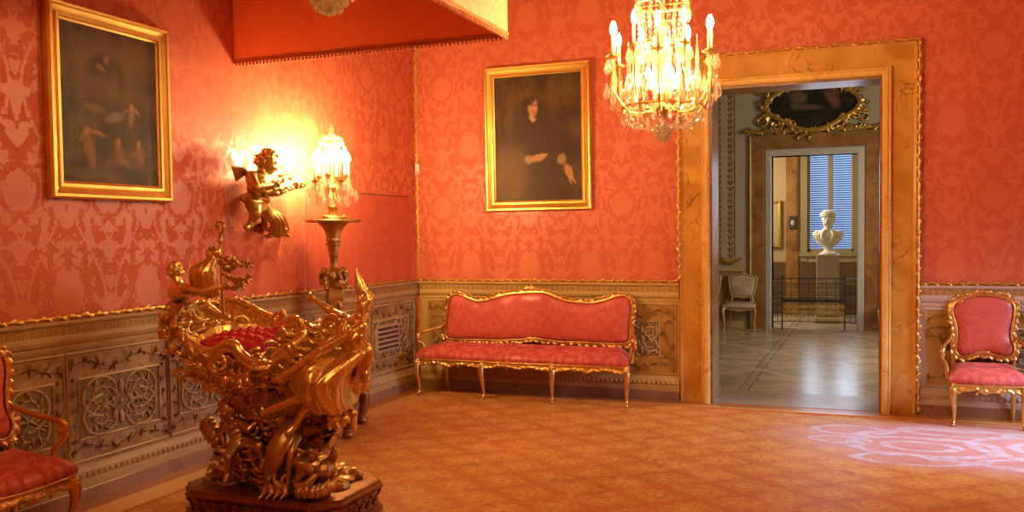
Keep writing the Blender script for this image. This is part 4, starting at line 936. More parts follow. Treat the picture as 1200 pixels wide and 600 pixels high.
def figure(mb, J, h, rn, kid=False, hair=1., face=None, sex=0, hh=None):
    J = {k: V(v) for k, v in J.items()}; f = 1.22 if kid else 1.
    sh = J['shR']-J['shL']; sp = (J['neck']-J['pelvis']).normalized(); ax = sh.normalized(); E = basis(ax, sp)
    w = sh.length*.5; ch = J['pelvis'].lerp(J['neck'], .68); wa = J['pelvis'].lerp(J['neck'], .36); L = (J['neck']-J['pelvis']).length
    mb.ell(ch, (w*1.0, .48*h*f, L*.36), E, 16, 10); mb.ell(wa, (w*.78, .42*h*f, L*.30), E, 16, 10); mb.ell(J['pelvis'], (w*.86, .48*h*f, L*.24), E, 16, 10)
    fw = E.col[1]; fw = -fw if face is not None and fw.dot(V(face)) < 0 else fw
    for s in (-1, 1):
        mb.ell(ch+ax*s*w*.42+fw*.36*h*f+sp*.05*L, (w*.42, .2*h*(1.5 if sex else 1), L*.14), E, 10, 7)
        mb.ell(J['pelvis']+ax*s*w*.42-fw*.3*h-sp*.06*L, (w*.45, .34*h, L*.2), E, 10, 7)
    if kid: mb.ell(wa+fw*.2*h, (w*.7, .38*h, L*.22), E, 12, 8)
    cap(mb, J['shL'], J['shR'], .25*h*f, .25*h*f); cap(mb, J['neck'].lerp(ch, .3), J['head'], .23*h*f, .19*h*f)
    for s in 'LR':
        cap(mb, J['sh'+s], J['el'+s], .235*h*f, .175*h*f); cap(mb, J['el'+s], J['ha'+s], .18*h*f, .11*h*f)
        mb.ell(J['sh'+s].lerp(J['el'+s], .45), .21*h*f); mb.ell(J['el'+s].lerp(J['ha'+s], .3), .175*h*f)
        d = (J['ha'+s]-J['el'+s]).normalized(); hand(mb, J['ha'+s], d, J.get('palm'+s, sp), h*(.85 if not kid else .75), .6)
        if 'kn'+s in J:
            cap(mb, J['hip'+s], J['kn'+s], .36*h*f, .23*h*f); cap(mb, J['kn'+s], J['an'+s], .23*h*f, .145*h*f); mb.ell(J['kn'+s].lerp(J['an'+s], .3)-fw*.04*h, .21*h*f)
            cap(mb, J['an'+s], J['to'+s], .165*h*f, .13*h*f); mb.ell(J['an'+s]-(J['to'+s]-J['an'+s])*.2, .11*h*f)
            t = (J['to'+s]-J['an'+s]).normalized(); sd = t.cross((J['an'+s]-J['kn'+s]).normalized())
            if sd.length > .05:
                sd.normalize()
                for i in range(5): q = J['to'+s]+t*(.06-.012*abs(i-1))*h+sd*((i-2)*.05*h); mb.ell(q, .048*h, None, 7, 5)
    head(mb, J['head'], J['face'], J.get('up', J['head']-J['neck']), hh or h, rn, hair, kid)
def folds(mb, A, B, n, r, bow, rn):      # drapery: fold ridges from curve A to curve B
    A = smooth_path(A, 8); B = smooth_path(B, 8)
    def pick(P, t): x = t*(len(P)-1); i = min(int(x), len(P)-2); return P[i].lerp(P[i+1], x-i)
    for i in range(n):
        t = i/(n-1); a, b = pick(A, t), pick(B, min(1, max(0, t+rn.uniform(-.05, .05)))); m_ = a.lerp(b, .5)+V(bow)*rn.uniform(.7, 1.25)
        rr = r*rn.uniform(.7, 1.3); mb.tube([a, a.lerp(m_, .6)+V(bow)*.2, m_, m_.lerp(b, .6)+V(bow)*.15, b], [rr*.7, rr*1.1, rr*1.25, rr*1.1, rr*.8], 8, 4)
def sheet(mb, A, B, bow, th, nu=14, nv=8):       # cloth body under the folds
    A = smooth_path(A, 8); B = smooth_path(B, 8); bow = V(bow)
    def pick(P, t): x = t*(len(P)-1); i = min(int(x), len(P)-2); return P[i].lerp(P[i+1], x-i)
    n = bow.normalized(); R = []
    for j in range(nv+1):
        v = j/nv; f = []; g = []
        for i in range(nu+1):
            u = i/nu; p = pick(A, u).lerp(pick(B, u), v)+bow*math.sin(PI*v); f.append(p+n*th); g.append(p-n*th)
        R.append(f+g[::-1])
    mb.loft(R)
def acanthus(mb, base, tip, out, w, rn, lobes=5, r=.010):
    base, tip, out = V(base), V(tip), V(out); d = tip-base; L = d.length; d.normalize(); out = (out-d*out.dot(d)).normalized(); s = d.cross(out)
    mid = [base, base+d*L*.4+out*L*.10, base+d*L*.78+out*L*.2, base+d*L*.98+out*L*.34, base+d*L*.92+out*L*.46]
    P = smooth_path(mid, 5); mb.tube(P, lerp_list([r*1.5, r*1.4, r*1.1, r], len(P)), 7)
    for i in range(lobes):
        t = .12+.75*i/max(1, lobes-1); k = P[int(t*(len(P)-1))]; q = w*math.sin(PI*(.2+.7*t))
        for sg in (-1, 1):
            e = k+s*(sg*q)+d*q*.55+out*q*.28; mb.tube([k, k.lerp(e, .5)+out*q*.12, e, e+out*q*.12-d*q*.1], [r*.9, r*1.5, r*1.1, r*.6], 6, 2, flat=.7)
def volute(mb, c, e1, e2, R, turns, r, a0=0, sg=1):
    c, e1, e2 = V(c), V(e1).normalized(), V(e2).normalized(); N = int(14*turns)
    mb.tube([c+e1*(math.cos(a0+sg*2*PI*turns*i/N)*R*(1-.85*i/N))+e2*(math.sin(a0+sg*2*PI*turns*i/N)*R*(1-.85*i/N)) for i in range(N+1)], [r*(1-.45*i/N) for i in range(N+1)], 8)

# ------------------------------------------------------------------ gilded cherub on the left wall
rn = random.Random(21)
def pw(x, y, X): return wx(x, y, X)
pu = empty('gilded_cherub', (.0, -2.8, 1.78), 'carved gilded winged cherub carrying a bundle of leaves, mounted on the left wall', 'sculpture'); off = pu.location
J = dict(pelvis=pw(301, 232, .15), neck=pw(306, 202, .19), head=pw(312, 189, .21), face=V((.55, .75, -.42)), up=V((.1, .15, 1)),
         shL=pw(294, 207, .19), shR=pw(318, 208, .15), elL=pw(300, 219, .27), haL=pw(317, 217, .29), elR=pw(328, 218, .17), haR=pw(327, 222, .25),
         hipL=pw(297, 238, .18), hipR=pw(307, 239, .14), knL=pw(300, 250, .25), anL=pw(294, 262, .19), toL=pw(289, 267, .22), knR=pw(317, 254, .19), anR=pw(327, 265, .13), toR=pw(334, 270, .16))
m = MB(); figure(m, J, .165, rn, True, 1.1, (1, 0, 0), 0, .205); m.build('body', G['gold_dark'], pu, vox=.0055, off=off)
m = MB()
for k in range(7): a = pw(292, 204, .13); e = pw(272+k*.8, 196+k*2.6, .09-.004*k); m.tube([a, a.lerp(e, .5)+V((.012, 0, .02)), e], [.014, .022, .017], 8, 4, flat=.6)
m.ell(pw(292, 205, .13), .03); m.build('wing', G['gold_dark'], pu, vox=.006, off=off); m = MB()
for k in range(5): a = pw(318, 205, .09); e = pw(331+k*1.2, 195+k*2.2, .03); m.tube([a, a.lerp(e, .5), e], [.012, .018, .012], 7, 3)
m.ell(pw(318, 205, .09), .022); m.build('wing', G['gold_dark'], pu, vox=.006, off=off)
m = MB()
A = [pw(289, 230, .2), pw(297, 236, .26), pw(307, 236, .24), pw(314, 229, .18)]; B = [pw(291, 240, .2), pw(299, 246, .25), pw(309, 246, .23), pw(314, 240, .16)]
for k in range(5): m.tube([a.lerp(b, k/4) for a, b in zip(A, B)], .013, 8, 5)
A = [pw(307, 243, .17), pw(312, 243, .19), pw(315, 242, .13)]; B = [pw(314, 276, .06), pw(326, 278, .15), pw(338, 270, .06)]
sheet(m, A, B, (.05, .01, 0), .014); folds(m, A, B, 9, .014, (.06, .01, 0), rn)
for k in range(16): m.ell(pw(rn.uniform(311, 340), rn.uniform(267, 279), rn.uniform(.04, .14)), (.03, .022, .014), Matrix.Rotation(rn.uniform(-.6, .6), 3, 'X'), 8, 5)
m.tube([pw(308, 250, .12), pw(310, 258, .05), pw(309, 268, .0)], [.03, .03, .035], 8, 4)
m.tube([pw(288, 236, .12), pw(290, 230, .06), pw(292, 226, .0)], [.02, .022, .02], 8, 4)
m.build('drapery', G['gold_dark'], pu, vox=.006, off=off)
m = MB(); P = smooth_path([pw(309, 226, .24), pw(324, 221, .26), pw(340, 215, .24), pw(357, 216, .20)], 8); m.tube(P, lerp_list([.025, .05, .06, .045, .02], len(P)), 10)
for k in range(110):
    t = rn.random()**.8; p = P[int(t*(len(P)-1))]; a = rn.uniform(0, 2*PI); q = V((math.cos(a)*.7, rn.uniform(-.1, .5), math.sin(a))).normalized(); R = .055*math.sin(PI*(.15+.75*t))
    m.tube([p+q*R*.5, p+q*R*1.05, p+q*R*1.2+V((0, .03, .006))], [.012, .016, .005], 6, 2, flat=.6)
m.build('leaf_bundle', G['gold_dark'], pu, vox=.0055, off=off)

# ------------------------------------------------------------------ the gilded cradle
rn = random.Random(33); Y0 = -4.6
cr = empty('cradle', (1.4, Y0, .004), 'ornate gilded sculpted cradle with winged figure, cherubs and carved plinth, before the left wall', 'cradle'); off = cr.location
def c(x, y, dy=0.): return wy(x, y, Y0+dy)
# plinth: octagonal, moulded top and carved sides
def oct_(x0, x1, y0, y1, k, o=0.): x0 -= o; x1 += o; y0 -= o; y1 += o; return [(x0+k, y0), (x1-k, y0), (x1, y0+k), (x1, y1-k), (x1-k, y1), (x0+k, y1), (x0, y1-k), (x0, y0+k)]
PX0, PX1, PY0, PY1, PH = .86, 1.98, -4.93, -4.22, .20
m = MB(); R = []
for z, o in ((.012, .02), (.035, .02), (.042, .0), (.125, -.012), (.14, .0), (.146, .016), (.158, .022), (.17, .022), (.178, .012), (.196, .012), (.2, .0)): R.append([(x, y, z) for x, y in oct_(PX0, PX1, PY0, PY1, .14, o)])
m.loft(R); m.build('plinth', G['bronze'], cr, smooth=False, off=off)
m = MB(); O = oct_(PX0, PX1, PY0, PY1, .14, -.004)
for i in range(8):
    a, b = V((*O[i], 0)), V((*O[(i+1) % 8], 0)); d = b-a; nrm = V((d.y, -d.x, 0)).normalized(); n = max(2, int(d.length/.075))
    for k in range(n):
        p = a+d*((k+.5)/n)+V((0, 0, .048)); acanthus(m, p, p+V((0, 0, .085)), nrm, .03, rn, 3, .006)
m.build('plinth_acanthus', G['bronze'], cr, vox=.006, it=1, off=off)
# rocks, waves and leaves over the plinth
m = MB()
for k in range(46):
    x = rn.uniform(PX0+.08, PX1-.12); y = rn.uniform(PY0+.14, PY1-.05); z = .2+rn.random()*.05; m.ell((x, y, z), (rn.uniform(.04, .09), rn.uniform(.04, .08), rn.uniform(.02, .06)), Matrix.Rotation(rn.uniform(0, 3), 3, 'Z'), 9, 6)
for k in range(7):    # stacked wave scrolls at the left
    y_ = 556-k*5.2; m.tube([c(241+k*1.8, y_, -.08), c(247+k*1.5, y_-4*(k % 2), -.17-.02*(k % 3)), c(256, y_+3-5*(k % 2), -.20-.03*(k % 2)), c(266, y_-3+4*(k % 2), -.21), c(277, y_-1-3*(k % 2), -.18), c(288, y_-4, -.10)], [.008, .016, .013, .017, .012, .006], 8, 5)
for k in range(30):
    b = c(rn.uniform(255, 310), rn.uniform(535, 565), rn.uniform(-.16, .05)); acanthus(m, b, b+V((rn.uniform(-.06, .06), rn.uniform(-.06, .0), rn.uniform(.05, .13))), (rn.uniform(-1, 1), -1, 0), .028, rn, 3, .007)
m.build('wave_base', G['gold_dark'], cr, vox=.007, off=off)
# carved stem: thick leafy trunk carrying the basin
m = MB(); sx, sy = 1.36, -4.58
m.lathe([(.20, .2), (.17, .30), (.13, .42), (.13, .52), (.17, .62), (.25, .72), (.31, .82)], 18, (sx, sy, 0), wob=lambda a, z: 1+.14*math.sin(5*a+z*9))
for k in range(130):
    a = rn.uniform(-PI*.98, PI*.1); z = rn.uniform(.22, .82); R = [.215, .18, .145, .145, .185, .265, .325][min(6, int((z-.2)/.1))]+.012; b = V((sx+R*math.cos(a), sy+R*math.sin(a), z)); o = V((math.cos(a), math.sin(a), .2))
    if rn.random() < .55: acanthus(m, b, b+V((rn.uniform(-.05, .05), 0, rn.uniform(.08, .16))), o, .045, rn, 4, .010)
    else: volute(m, b+o*.02, V((-math.sin(a), math.cos(a), 0)), V((0, 0, 1)), rn.uniform(.025, .05), 1.2, .010, rn.uniform(0, 6), rn.choice((-1, 1)))
m.build('stem', G['gold_dark'], cr, vox=.0065, off=off)
# big smooth scroll leg with lion paw
m = MB(); m.tube([c(344, 500, -.12), c(334, 516, -.22), c(325, 534, -.27), c(320, 553, -.27), c(319, 572, -.25)], [.07, .085, .075, .05, .045], 14, 6)
m.tube([c(350, 512, -.2), c(341, 532, -.29), c(338, 556, -.28), c(338, 575, -.26)], [.03, .022, .018, .02], 8, 6)
for k in range(4):
    b = c(316+k*6.5, 572, -.27); e = c(309+k*8.5, 580, -.33); m.tube([b, b.lerp(e, .6)+V((0, 0, .02)), e], [.026, .026, .02], 8, 4); m.tube([e, e+V((-.006, -.03, -.008)), e+V((-.008, -.045, -.025))], [.013, .010, .004], 6, 3)
for k in range(9): b = c(rn.uniform(316, 336), rn.uniform(556, 568), -.30); m.tube([b, b+V((0, -.02, -.02)), b+V((.01, -.02, -.05))], [.012, .014, .006], 6, 3)
m.build('lion_paw_leg', G['gold_dark'], cr, vox=.006, off=off)
# sea monster head and tail
m = MB(); hc = c(366, 545, -.14)
m.ell(hc, (.13, .13, .11)); m.ell(hc+V((.10, -.02, -.02)), (.07, .08, .075))
m.tube([hc+V((-.06, -.09, .01)), hc+V((-.03, -.13, .045)), hc+V((.03, -.145, .045)), hc+V((.08, -.13, .005))], [.025, .035, .035, .025], 10, 6)        # upper lip
m.tube([hc+V((-.05, -.09, -.04)), hc+V((-.01, -.14, -.085)), hc+V((.05, -.145, -.08)), hc+V((.09, -.11, -.03))], [.022, .028, .028, .022], 10, 6)      # lower lip
for s, q in ((-1, -.02), (1, .07)):
    m.ell(hc+V((q, -.115, .085)), (.026, .02, .024)); m.tube([hc+V((q-.04, -.10, .10)), hc+V((q, -.125, .125)), hc+V((q+.04, -.10, .10))], .014, 7, 4)
m.ell(hc+V((.025, -.165, .05)), (.04, .025, .025)); m.tube([hc+V((.13, 0, .03)), hc+V((.17, -.02, .09)), hc+V((.155, -.01, .13))], [.03, .025, .008], 8, 4)
for k in range(9): a = PI*k/8; b = hc+V((.02-math.cos(a)*.06, -.12, .012+.02*math.sin(a))); m.ell(b, (.008, .01, .016), None, 6, 4)
m.tube([hc+V((0, .05, .05)), c(374, 524, .0), c(383, 508, .05), c(376, 492, .06), c(362, 484, .02)], [.10, .085, .065, .05, .035], 12, 6)
for k in range(12): t = k/11; a = hc+V((.02, .02, .10)); b = c(383, 508, .04); p = a.lerp(b, t); m.tube([p+V((.05, -.04, 0)), p+V((.085, -.01, .035)), p+V((.10, .02, .075))], [.014, .013, .005], 6, 3)
m.build('sea_monster', G['gold_dark'], cr, vox=.006, off=off)
# ribbed fish lying on the plinth edge
m = MB(); P = smooth_path([c(336, 575, -.22), c(352, 577, -.28), c(370, 577, -.29), c(386, 571, -.24), c(394, 560, -.15)], 6); m.tube(P, lerp_list([.014, .035, .042, .035, .012], len(P)), 12)
for k in range(9): p = P[6+int(k*1.7)]; m.tube([p+V((0, -.02, .045)), p+V((.004, -.05, .015)), p+V((.006, -.045, -.025))], [.007, .011, .007], 6, 3)
for s in (-1, 1): m.tube([P[-1], P[-1]+V((.03, 0, .03*s+.02)), P[-1]+V((.05, .01, .05*s+.02))], [.012, .02, .008], 7, 3, flat=.5)
m.build('ribbed_fish', G['gold_dark'], cr, vox=.006, off=off)
# fluted horn basket at the left
m = MB(); P = smooth_path([c(243, 495, -.05), c(250, 508, -.08), c(260, 524, -.08), c(266, 538, -.05)], 6); m.tube(P, lerp_list([.055, .058, .045, .025], len(P)), 14)
for k in range(8): p = P[2+2*k]; t = (P[3+2*k]-P[1+2*k]).normalized(); a = t.orthogonal().normalized(); b = t.cross(a); R = lerp_list([.056, .06, .047, .027], len(P))[2+2*k]; m.tube([p+a*math.cos(q)*R+b*math.sin(q)*R for q in [i*PI/6 for i in range(12)]], .008, 6, closed=True)
m.build('fluted_horn', G['gold_dark'], cr, vox=.005, off=off)
# seated cherub
m = MB(); J = dict(pelvis=c(283, 515, -.17), neck=c(272, 492, -.17), head=c(267, 480, -.19), face=V((-.35, -.9, -.1)), shL=c(264, 497, -.15), shR=c(282, 496, -.18),
    elL=c(260, 507, -.16), haL=c(262, 517, -.18), elR=c(291, 503, -.21), haR=c(300, 495, -.17), hipL=c(279, 518, -.19), hipR=c(289, 518, -.17), knL=c(268, 536, -.30), anL=c(267, 556, -.28), toL=c(264, 564, -.32), knR=c(303, 523, -.28), anR=c(310, 540, -.24), toR=c(307, 547, -.29))
figure(m, J, .12, rn, True, 1.2, (-.3, -1, 0), 0, .135); m.build('seated_cherub', G['gold_dark'], cr, vox=.005, off=off)
# basin
bx, by = 1.26, -4.62
m = MB(); R = []; NB = 40
def brim(a):     # rim height: low in front, rising towards head and foot
    return 1.10-.10*max(0, -math.sin(a))**2+.05*abs(math.cos(a))+.05*max(0, math.sin(a))
for t in (0, .12, .3, .5, .7, .86, 1., 1.02, .99):
    pass
prof = [(0., .30), (.15, .42), (.32, .66), (.5, .84), (.7, .94), (.88, 1.0), (1., 1.05)]
def bas(a, t, k, inn=0.):
    z0 = .68; zr = brim(a); z = z0+(zr-z0)*t; q = k*(1+.035*math.cos(12*a)*t)-inn
    return V((bx+.45*q*math.cos(a)+.03*(1-t), by+.34*q*math.sin(a)+.02*(1-t), z))
for t, k in prof: R.append([bas(2*PI*i/NB, t, k) for i in range(NB)])
for t, k in ((1.03, 1.02), (1.01, .95), (.86, .90), (.74, .84), (.70, .5), (.70, .05)): R.append([bas(2*PI*i/NB, t, k) for i in range(NB)])
m.loft(R)
for i in range(26):      # acanthus climbing the bowl
    a = 2*PI*i/26; b = bas(a, .12 if i % 2 else .4, .45 if i % 2 else .76); e = bas(a+rn.uniform(-.1, .1), .75 if i % 2 else 1.05, .95 if i % 2 else 1.08); acanthus(m, b, e, (math.cos(a), math.sin(a), .3), .06, rn, 5, .011)
for i in range(30):      # scrolling lip
    a = 2*PI*i/30; p = bas(a, 1.0, 1.04); volute(m, p, V((-math.sin(a), math.cos(a), 0)), V((math.cos(a)*.3, math.sin(a)*.3, 1)), .036+.012*(i % 3), 1.3, .013, rn.uniform(0, 6), 1 if i % 2 else -1)
for k in range(40):
    a = rn.uniform(-PI, 0); t = rn.uniform(.1, .9); p = bas(a, t, lerp_list([q[1] for q in prof], 100)[int(t*99)]); m.ell(p, (rn.uniform(.02, .04),)*3, None, 8, 6)
m.build('basin', G['gold'], cr, vox=.0065, off=off)
m = MB()      # large scrolls of the front lip
for P in ([c(206, 382, -.05), c(216, 396, -.2), c(230, 408, -.28), c(246, 412, -.33), c(262, 405, -.36)], [c(250, 440, -.34), c(252, 420, -.38), c(262, 405, -.40), c(275, 405, -.42), c(284, 416, -.42), c(300, 425, -.42), c(318, 424, -.38)], [c(318, 424, -.36), c(330, 412, -.36), c(345, 404, -.32), c(356, 392, -.25), c(352, 378, -.2)]):
    m.tube(P, [.018, .03, .034, .028, .016], 10, 6); Q = smooth_path(P, 6); m.tube([p+V((0, -.02, -.035)) for p in Q], .012, 8); carve(m, Q, .022, .03, rn)
volute(m, c(258, 424, -.40), (1, 0, 0), (0, 0, 1), .075, 1.5, .02, 1.2, 1); volute(m, c(345, 385, -.26), (1, 0, .2), (0, 0, 1), .07, 1.6, .02, 2.5, -1); volute(m, c(330, 395, -.3), (1, 0, 0), (0, 0, 1), .045, 1.4, .016, 0, 1)
m.ell(c(263, 445, -.38), (.035, .03, .04)); acanthus(m, c(268, 440, -.36), c(300, 440, -.36), (0, -1, 0), .05, rn, 5, .012); acanthus(m, c(245, 452, -.25), c(222, 405, -.2), (-.5, -1, 0), .06, rn, 5, .012)
acanthus(m, c(330, 440, -.34), c(352, 405, -.30), (.3, -1, 0), .06, rn, 5, .012)
m.build('scrolled_lip', G['gold'], cr, vox=.0065, off=off)
# fluted shell headboard
m = MB(); NU = 46; F = []; Bk = []
for j in range(9):
    v = j/8; f = []; g = []
    for i in range(NU+1):
        u = i/NU; x = 207+124*u; arc = math.sin(PI*u)**.7; ytop = 374-17*arc+5*math.sin(u*9); ybot = 391+2*math.sin(PI*u)
        fl = .022*abs(math.sin(u*PI*15))*(.4+.6*v); p = c(x, ybot+(ytop-ybot)*v, .30+.10*v+.05*math.sin(PI*u)-.12*abs(u-.5)*2)
        f.append(p+V((0, -fl-.02*math.sin(PI*v), 0))); g.append(p+V((0, .03, 0)))
    F.append(f+g[::-1])
m.loft(F)
P = [c(207+124*u, 374-17*math.sin(PI*u)**.7+5*math.sin(u*9), .39+.05*math.sin(PI*u)-.12*abs(u-.5)*2) for u in [i/24 for i in range(25)]]
m.tube(P, .024, 10); carve(m, P, .026, .035, rn)
volute(m, c(214, 368, .1), (1, 0, 0), (0, 0, 1), .06, 1.5, .02, 0, 1); volute(m, c(326, 372, .12), (1, 0, 0), (0, 0, 1), .055, 1.5, .018, 1, -1)
for k in range(22): b = c(rn.uniform(200, 235), rn.uniform(365, 395), rn.uniform(-.15, .1)); acanthus(m, b, b+V((rn.uniform(-.1, .03), rn.uniform(-.06, .02), rn.uniform(-.08, .06))), (-.4, -1, 0), .035, rn, 4, .01)
m.build('shell_headboard', G['gold'], cr, vox=.0065, off=off)
# reclining figure at the head, seen from behind, arm stretched to the staff
m = MB(); J = dict(pelvis=c(211, 368, .12), neck=c(209, 331, .10), head=c(204.5, 317, .10), face=V((.75, .62, -.1)), up=V((-.1, 0, 1)), shL=c(202, 339, .20), shR=c(217, 338, .02),
    elR=c(237, 342, .03), haR=c(257, 336.5, .08), elL=c(214, 348, .26), haL=c(232, 344, .22), hipL=c(214, 369, .18), hipR=c(218, 369, .08), knL=c(236, 356, .24), anL=c(252, 368, .26), toL=c(262, 371, .24), knR=c(241, 358, .14), anR=c(258, 369, .16), toR=c(268, 372, .16))
figure(m, J, .142, rn, False, 1.2, (.7, .7, 0), 0, .122); m.build('reclining_figure', G['gold'], cr, vox=.0055, off=off)
m = MB(); A = [c(200, 352, .1), c(208, 356, -.05), c(222, 355, .0), c(232, 352, .12)]; B = [c(199, 380, .05), c(208, 388, -.08), c(222, 384, -.02), c(244, 371, .14)]
sheet(m, A, B, (0, -.05, 0), .012); folds(m, A, B, 11, .013, (0, -.05, 0), rn)
for P in ([c(204, 384, -.06), c(216, 390, -.12), c(230, 389, -.08), c(243, 384, .02)], [c(203, 376, .0), c(214, 379, -.07), c(230, 377, .02), c(246, 374, .12)]): m.tube(P, [.02, .026, .024, .014], 9, 5); m.build('figure_drapery', G['gold'], cr, vox=.0065, off=off)
# crozier staff with banner of cloth and leaf sprays
m = MB(); m.tube([c(262, 368, .12), c(260, 330, .12), c(258, 290, .12), c(257.5, 279, .12)], [.011, .010, .009, .010], 8); m.ell(c(258, 282, .12), (.018, .018, .02)); m.ell(c(258, 276, .12), (.013, .013, .02))
ctr = c(256.5, 265.5, .12); m.tube([c(258, 276, .12)]+[ctr+V((math.cos(a)*q, 0, math.sin(a)*q)) for a, q in [(-1.1+5.6*i/20, .046*(1-.65*i/20)) for i in range(21)]], [.010]*8+[.008]*8+[.006]*6, 8)
for i in range(7): a = -.9+.65*i; p = ctr+V((math.cos(a)*.046, 0, math.sin(a)*.046)); m.tube([p, p+V((math.cos(a+.5)*.02, 0, math.sin(a+.5)*.02))], [.006, .003], 6)
m.ell(ctr, .014); m.build('crozier_staff', G['gold_dark'], cr, vox=.004, off=off)
m = MB(); A = [c(257, 291, .14), c(253, 296, .1), c(246, 303, .1)]; B = [c(258, 345, .14), c(243, 350, .08), c(227, 338, .14)]
sheet(m, A, B, (0, -.06, .0), .02); folds(m, A, B, 9, .018, (0, -.075, 0), rn)
A = [c(244, 303, .12), c(240, 308, .12)]; B = [c(230, 333, .12), c(222, 322, .12)]; folds(m, A, B, 5, .014, (0, -.04, 0), rn)
m.ell(c(247, 298, .1), (.04, .04, .035)); m.ell(c(254, 296, .09), (.03, .03, .03))
m.build('banner_cloth', G['gold'], cr, vox=.006, off=off)
m = MB()
for P in ([c(257, 300, .1), c(268, 305, .06), c(282, 309, .08), c(294, 310, .1)], [c(260, 320, .1), c(272, 328, .08), c(282, 329, .08), c(292, 326, .1)], [c(260, 335, .1), c(274, 338, .1), c(285, 332, .1)], [c(240, 320, .12), c(228, 326, .12), c(222, 317, .12)], [c(254, 296, .1), c(246, 292, .1), c(241, 297, .1)]):
    m.tube(P, [.012, .009, .006], 7, 5); Q = smooth_path(P, 5)
    for q in Q[3:]:
        for s in (-1, 1): e = q+V((rn.uniform(.0, .03), rn.uniform(-.02, .02), s*rn.uniform(.015, .035))); m.tube([q, q.lerp(e, .6), e], [.006, .011, .004], 6, 2, flat=.6)
for k in range(26): a = rn.uniform(0, 6.28); q = rn.random()*.05; p = c(270, 309, .05)+V((math.cos(a)*q*1.3, rn.uniform(-.03, .02), math.sin(a)*q)); m.ell(p, (.022, .016, .014), Matrix.Rotation(a, 3, 'Y'), 8, 5)
m.build('leaf_spray', G['gold_dark'], cr, vox=.0045, it=1, off=off)
# winged woman at the foot
h = .125; m = MB()
J = dict(pelvis=c(413, 440, -.10), neck=c(419, 371, -.12), head=c(426, 357, -.10), face=V((-.75, .45, .25)), up=V((.35, 0, .9)), shL=c(408, 376, -.02), shR=c(424, 384, -.22),
    elL=c(390, 366, .04), haL=c(371, 353, .02), elR=c(376, 410, -.34), haR=c(332, 441, -.42), hipL=c(406, 443, -.05), hipR=c(416, 446, -.16), knL=c(372, 455, -.22), anL=c(345, 500, -.24), toL=c(337, 507, -.28), knR=c(365, 462, -.32), anR=c(324, 477, -.36), toR=c(308, 485, -.38), palmL=(0, 0, 1), palmR=(.6, 0, .8))
figure(m, J, .155, rn, False, 1.3, (-.9, -.4, 0), 1, h); m.build('winged_woman', G['gold'], cr, vox=.0055, off=off)
m = MB(); A = [c(398, 408, -.10), c(410, 412, -.26), c(424, 414, -.28), c(432, 410, -.14)]; B = [c(352, 470, -.30), c(372, 484, -.42), c(398, 484, -.38), c(418, 470, -.2)]
sheet(m, A, B, (-.05, -.08, 0), .02); folds(m, A, B, 13, .017, (-.06, -.10, 0), rn); folds(m, A, B, 16, .010, (-.07, -.125, 0), rn)
A = [c(404, 410, -.22), c(396, 420, -.28), c(390, 430, -.3)]; B = [c(340, 452, -.36), c(352, 468, -.40), c(362, 478, -.42)]; sheet(m, A, B, (0, -.08, .02), .02); folds(m, A, B, 9, .017, (0, -.10, .03), rn); folds(m, A, B, 10, .010, (0, -.12, .035), rn)
A = [c(426, 395, -.15), c(436, 410, -.15), c(432, 430, -.15)]; B = [c(408, 480, -.14), c(416, 466, -.12), c(424, 450, -.13)]; folds(m, A, B, 8, .016, (.02, -.03, 0), rn)
A = [c(404, 372, -.2), c(412, 385, -.28), c(424, 392, -.29)]; B = [c(402, 410, -.2), c(412, 414, -.28), c(430, 410, -.22)]; folds(m, A, B, 8, .012, (-.01, -.03, 0), rn)
for k in range(24): p = c(rn.uniform(380, 415), rn.uniform(478, 500), rn.uniform(-.3, 0)); m.ell(p, (.035, .025, .02), Matrix.Rotation(rn.uniform(0, 3), 3, 'Y'), 8, 6)
m.tube([c(400, 470, -.1), c(390, 490, .0), c(372, 500, .05), c(350, 495, .05)], [.06, .06, .07, .07], 10, 5)
m.build('woman_drapery', G['gold'], cr, vox=.0065, off=off)
m = MB()     # wing rising behind her shoulder, a narrow feathered blade
NF = 9
for k in range(NF):
    t = k/(NF-1); b = c(428+4*t, 366-8*t, .10); e = c(418+13*t**1.4, 314+26*t**1.4, .12+.02*t); w_ = b.lerp(e, .55)+(c(413+22*t, 346, .0)-c(424, 346, .0))*.45
    m.tube([b, w_, e], [.014, .016, .006], 7, 5, flat=.6)
m.tube([c(424, 376, -.02), c(428, 368, .06), c(430, 360, .11)], [.03, .026, .02], 8, 4)
m.build('wing', G['gold'], cr, vox=.0055, off=off)
m = MB()     # billowing scarf between arm and basin
for P in ([c(392, 372, -.05), c(378, 384, -.1), c(368, 398, -.15), c(362, 418, -.2), c(368, 430, -.25)], [c(384, 376, -.02), c(366, 384, -.1), c(356, 402, -.18), c(352, 425, -.24)], [c(398, 386, -.1), c(388, 398, -.2), c(376, 404, -.22), c(366, 398, -.2)]):
    m.tube(P, [.02, .026, .028, .026, .016], 9, 6)
volute(m, c(386, 383, -.15), (1, 0, .2), (0, 0, 1), .07, 1.6, .02, 0, 1); volute(m, c(400, 372, -.16), (1, 0, 0), (0, 0, 1), .035, 1.3, .013, 1, -1)
for k in range(26): b = c(rn.uniform(350, 392), rn.uniform(380, 440), rn.uniform(-.18, -.02)); acanthus(m, b, b+V((rn.uniform(-.06, .06), -.03, rn.uniform(-.03, .1))), (rn.uniform(-1, 1), -1, 0), .035, rn, 4, .010)
m.build('scarf', G['gold'], cr, vox=.0065, off=off)
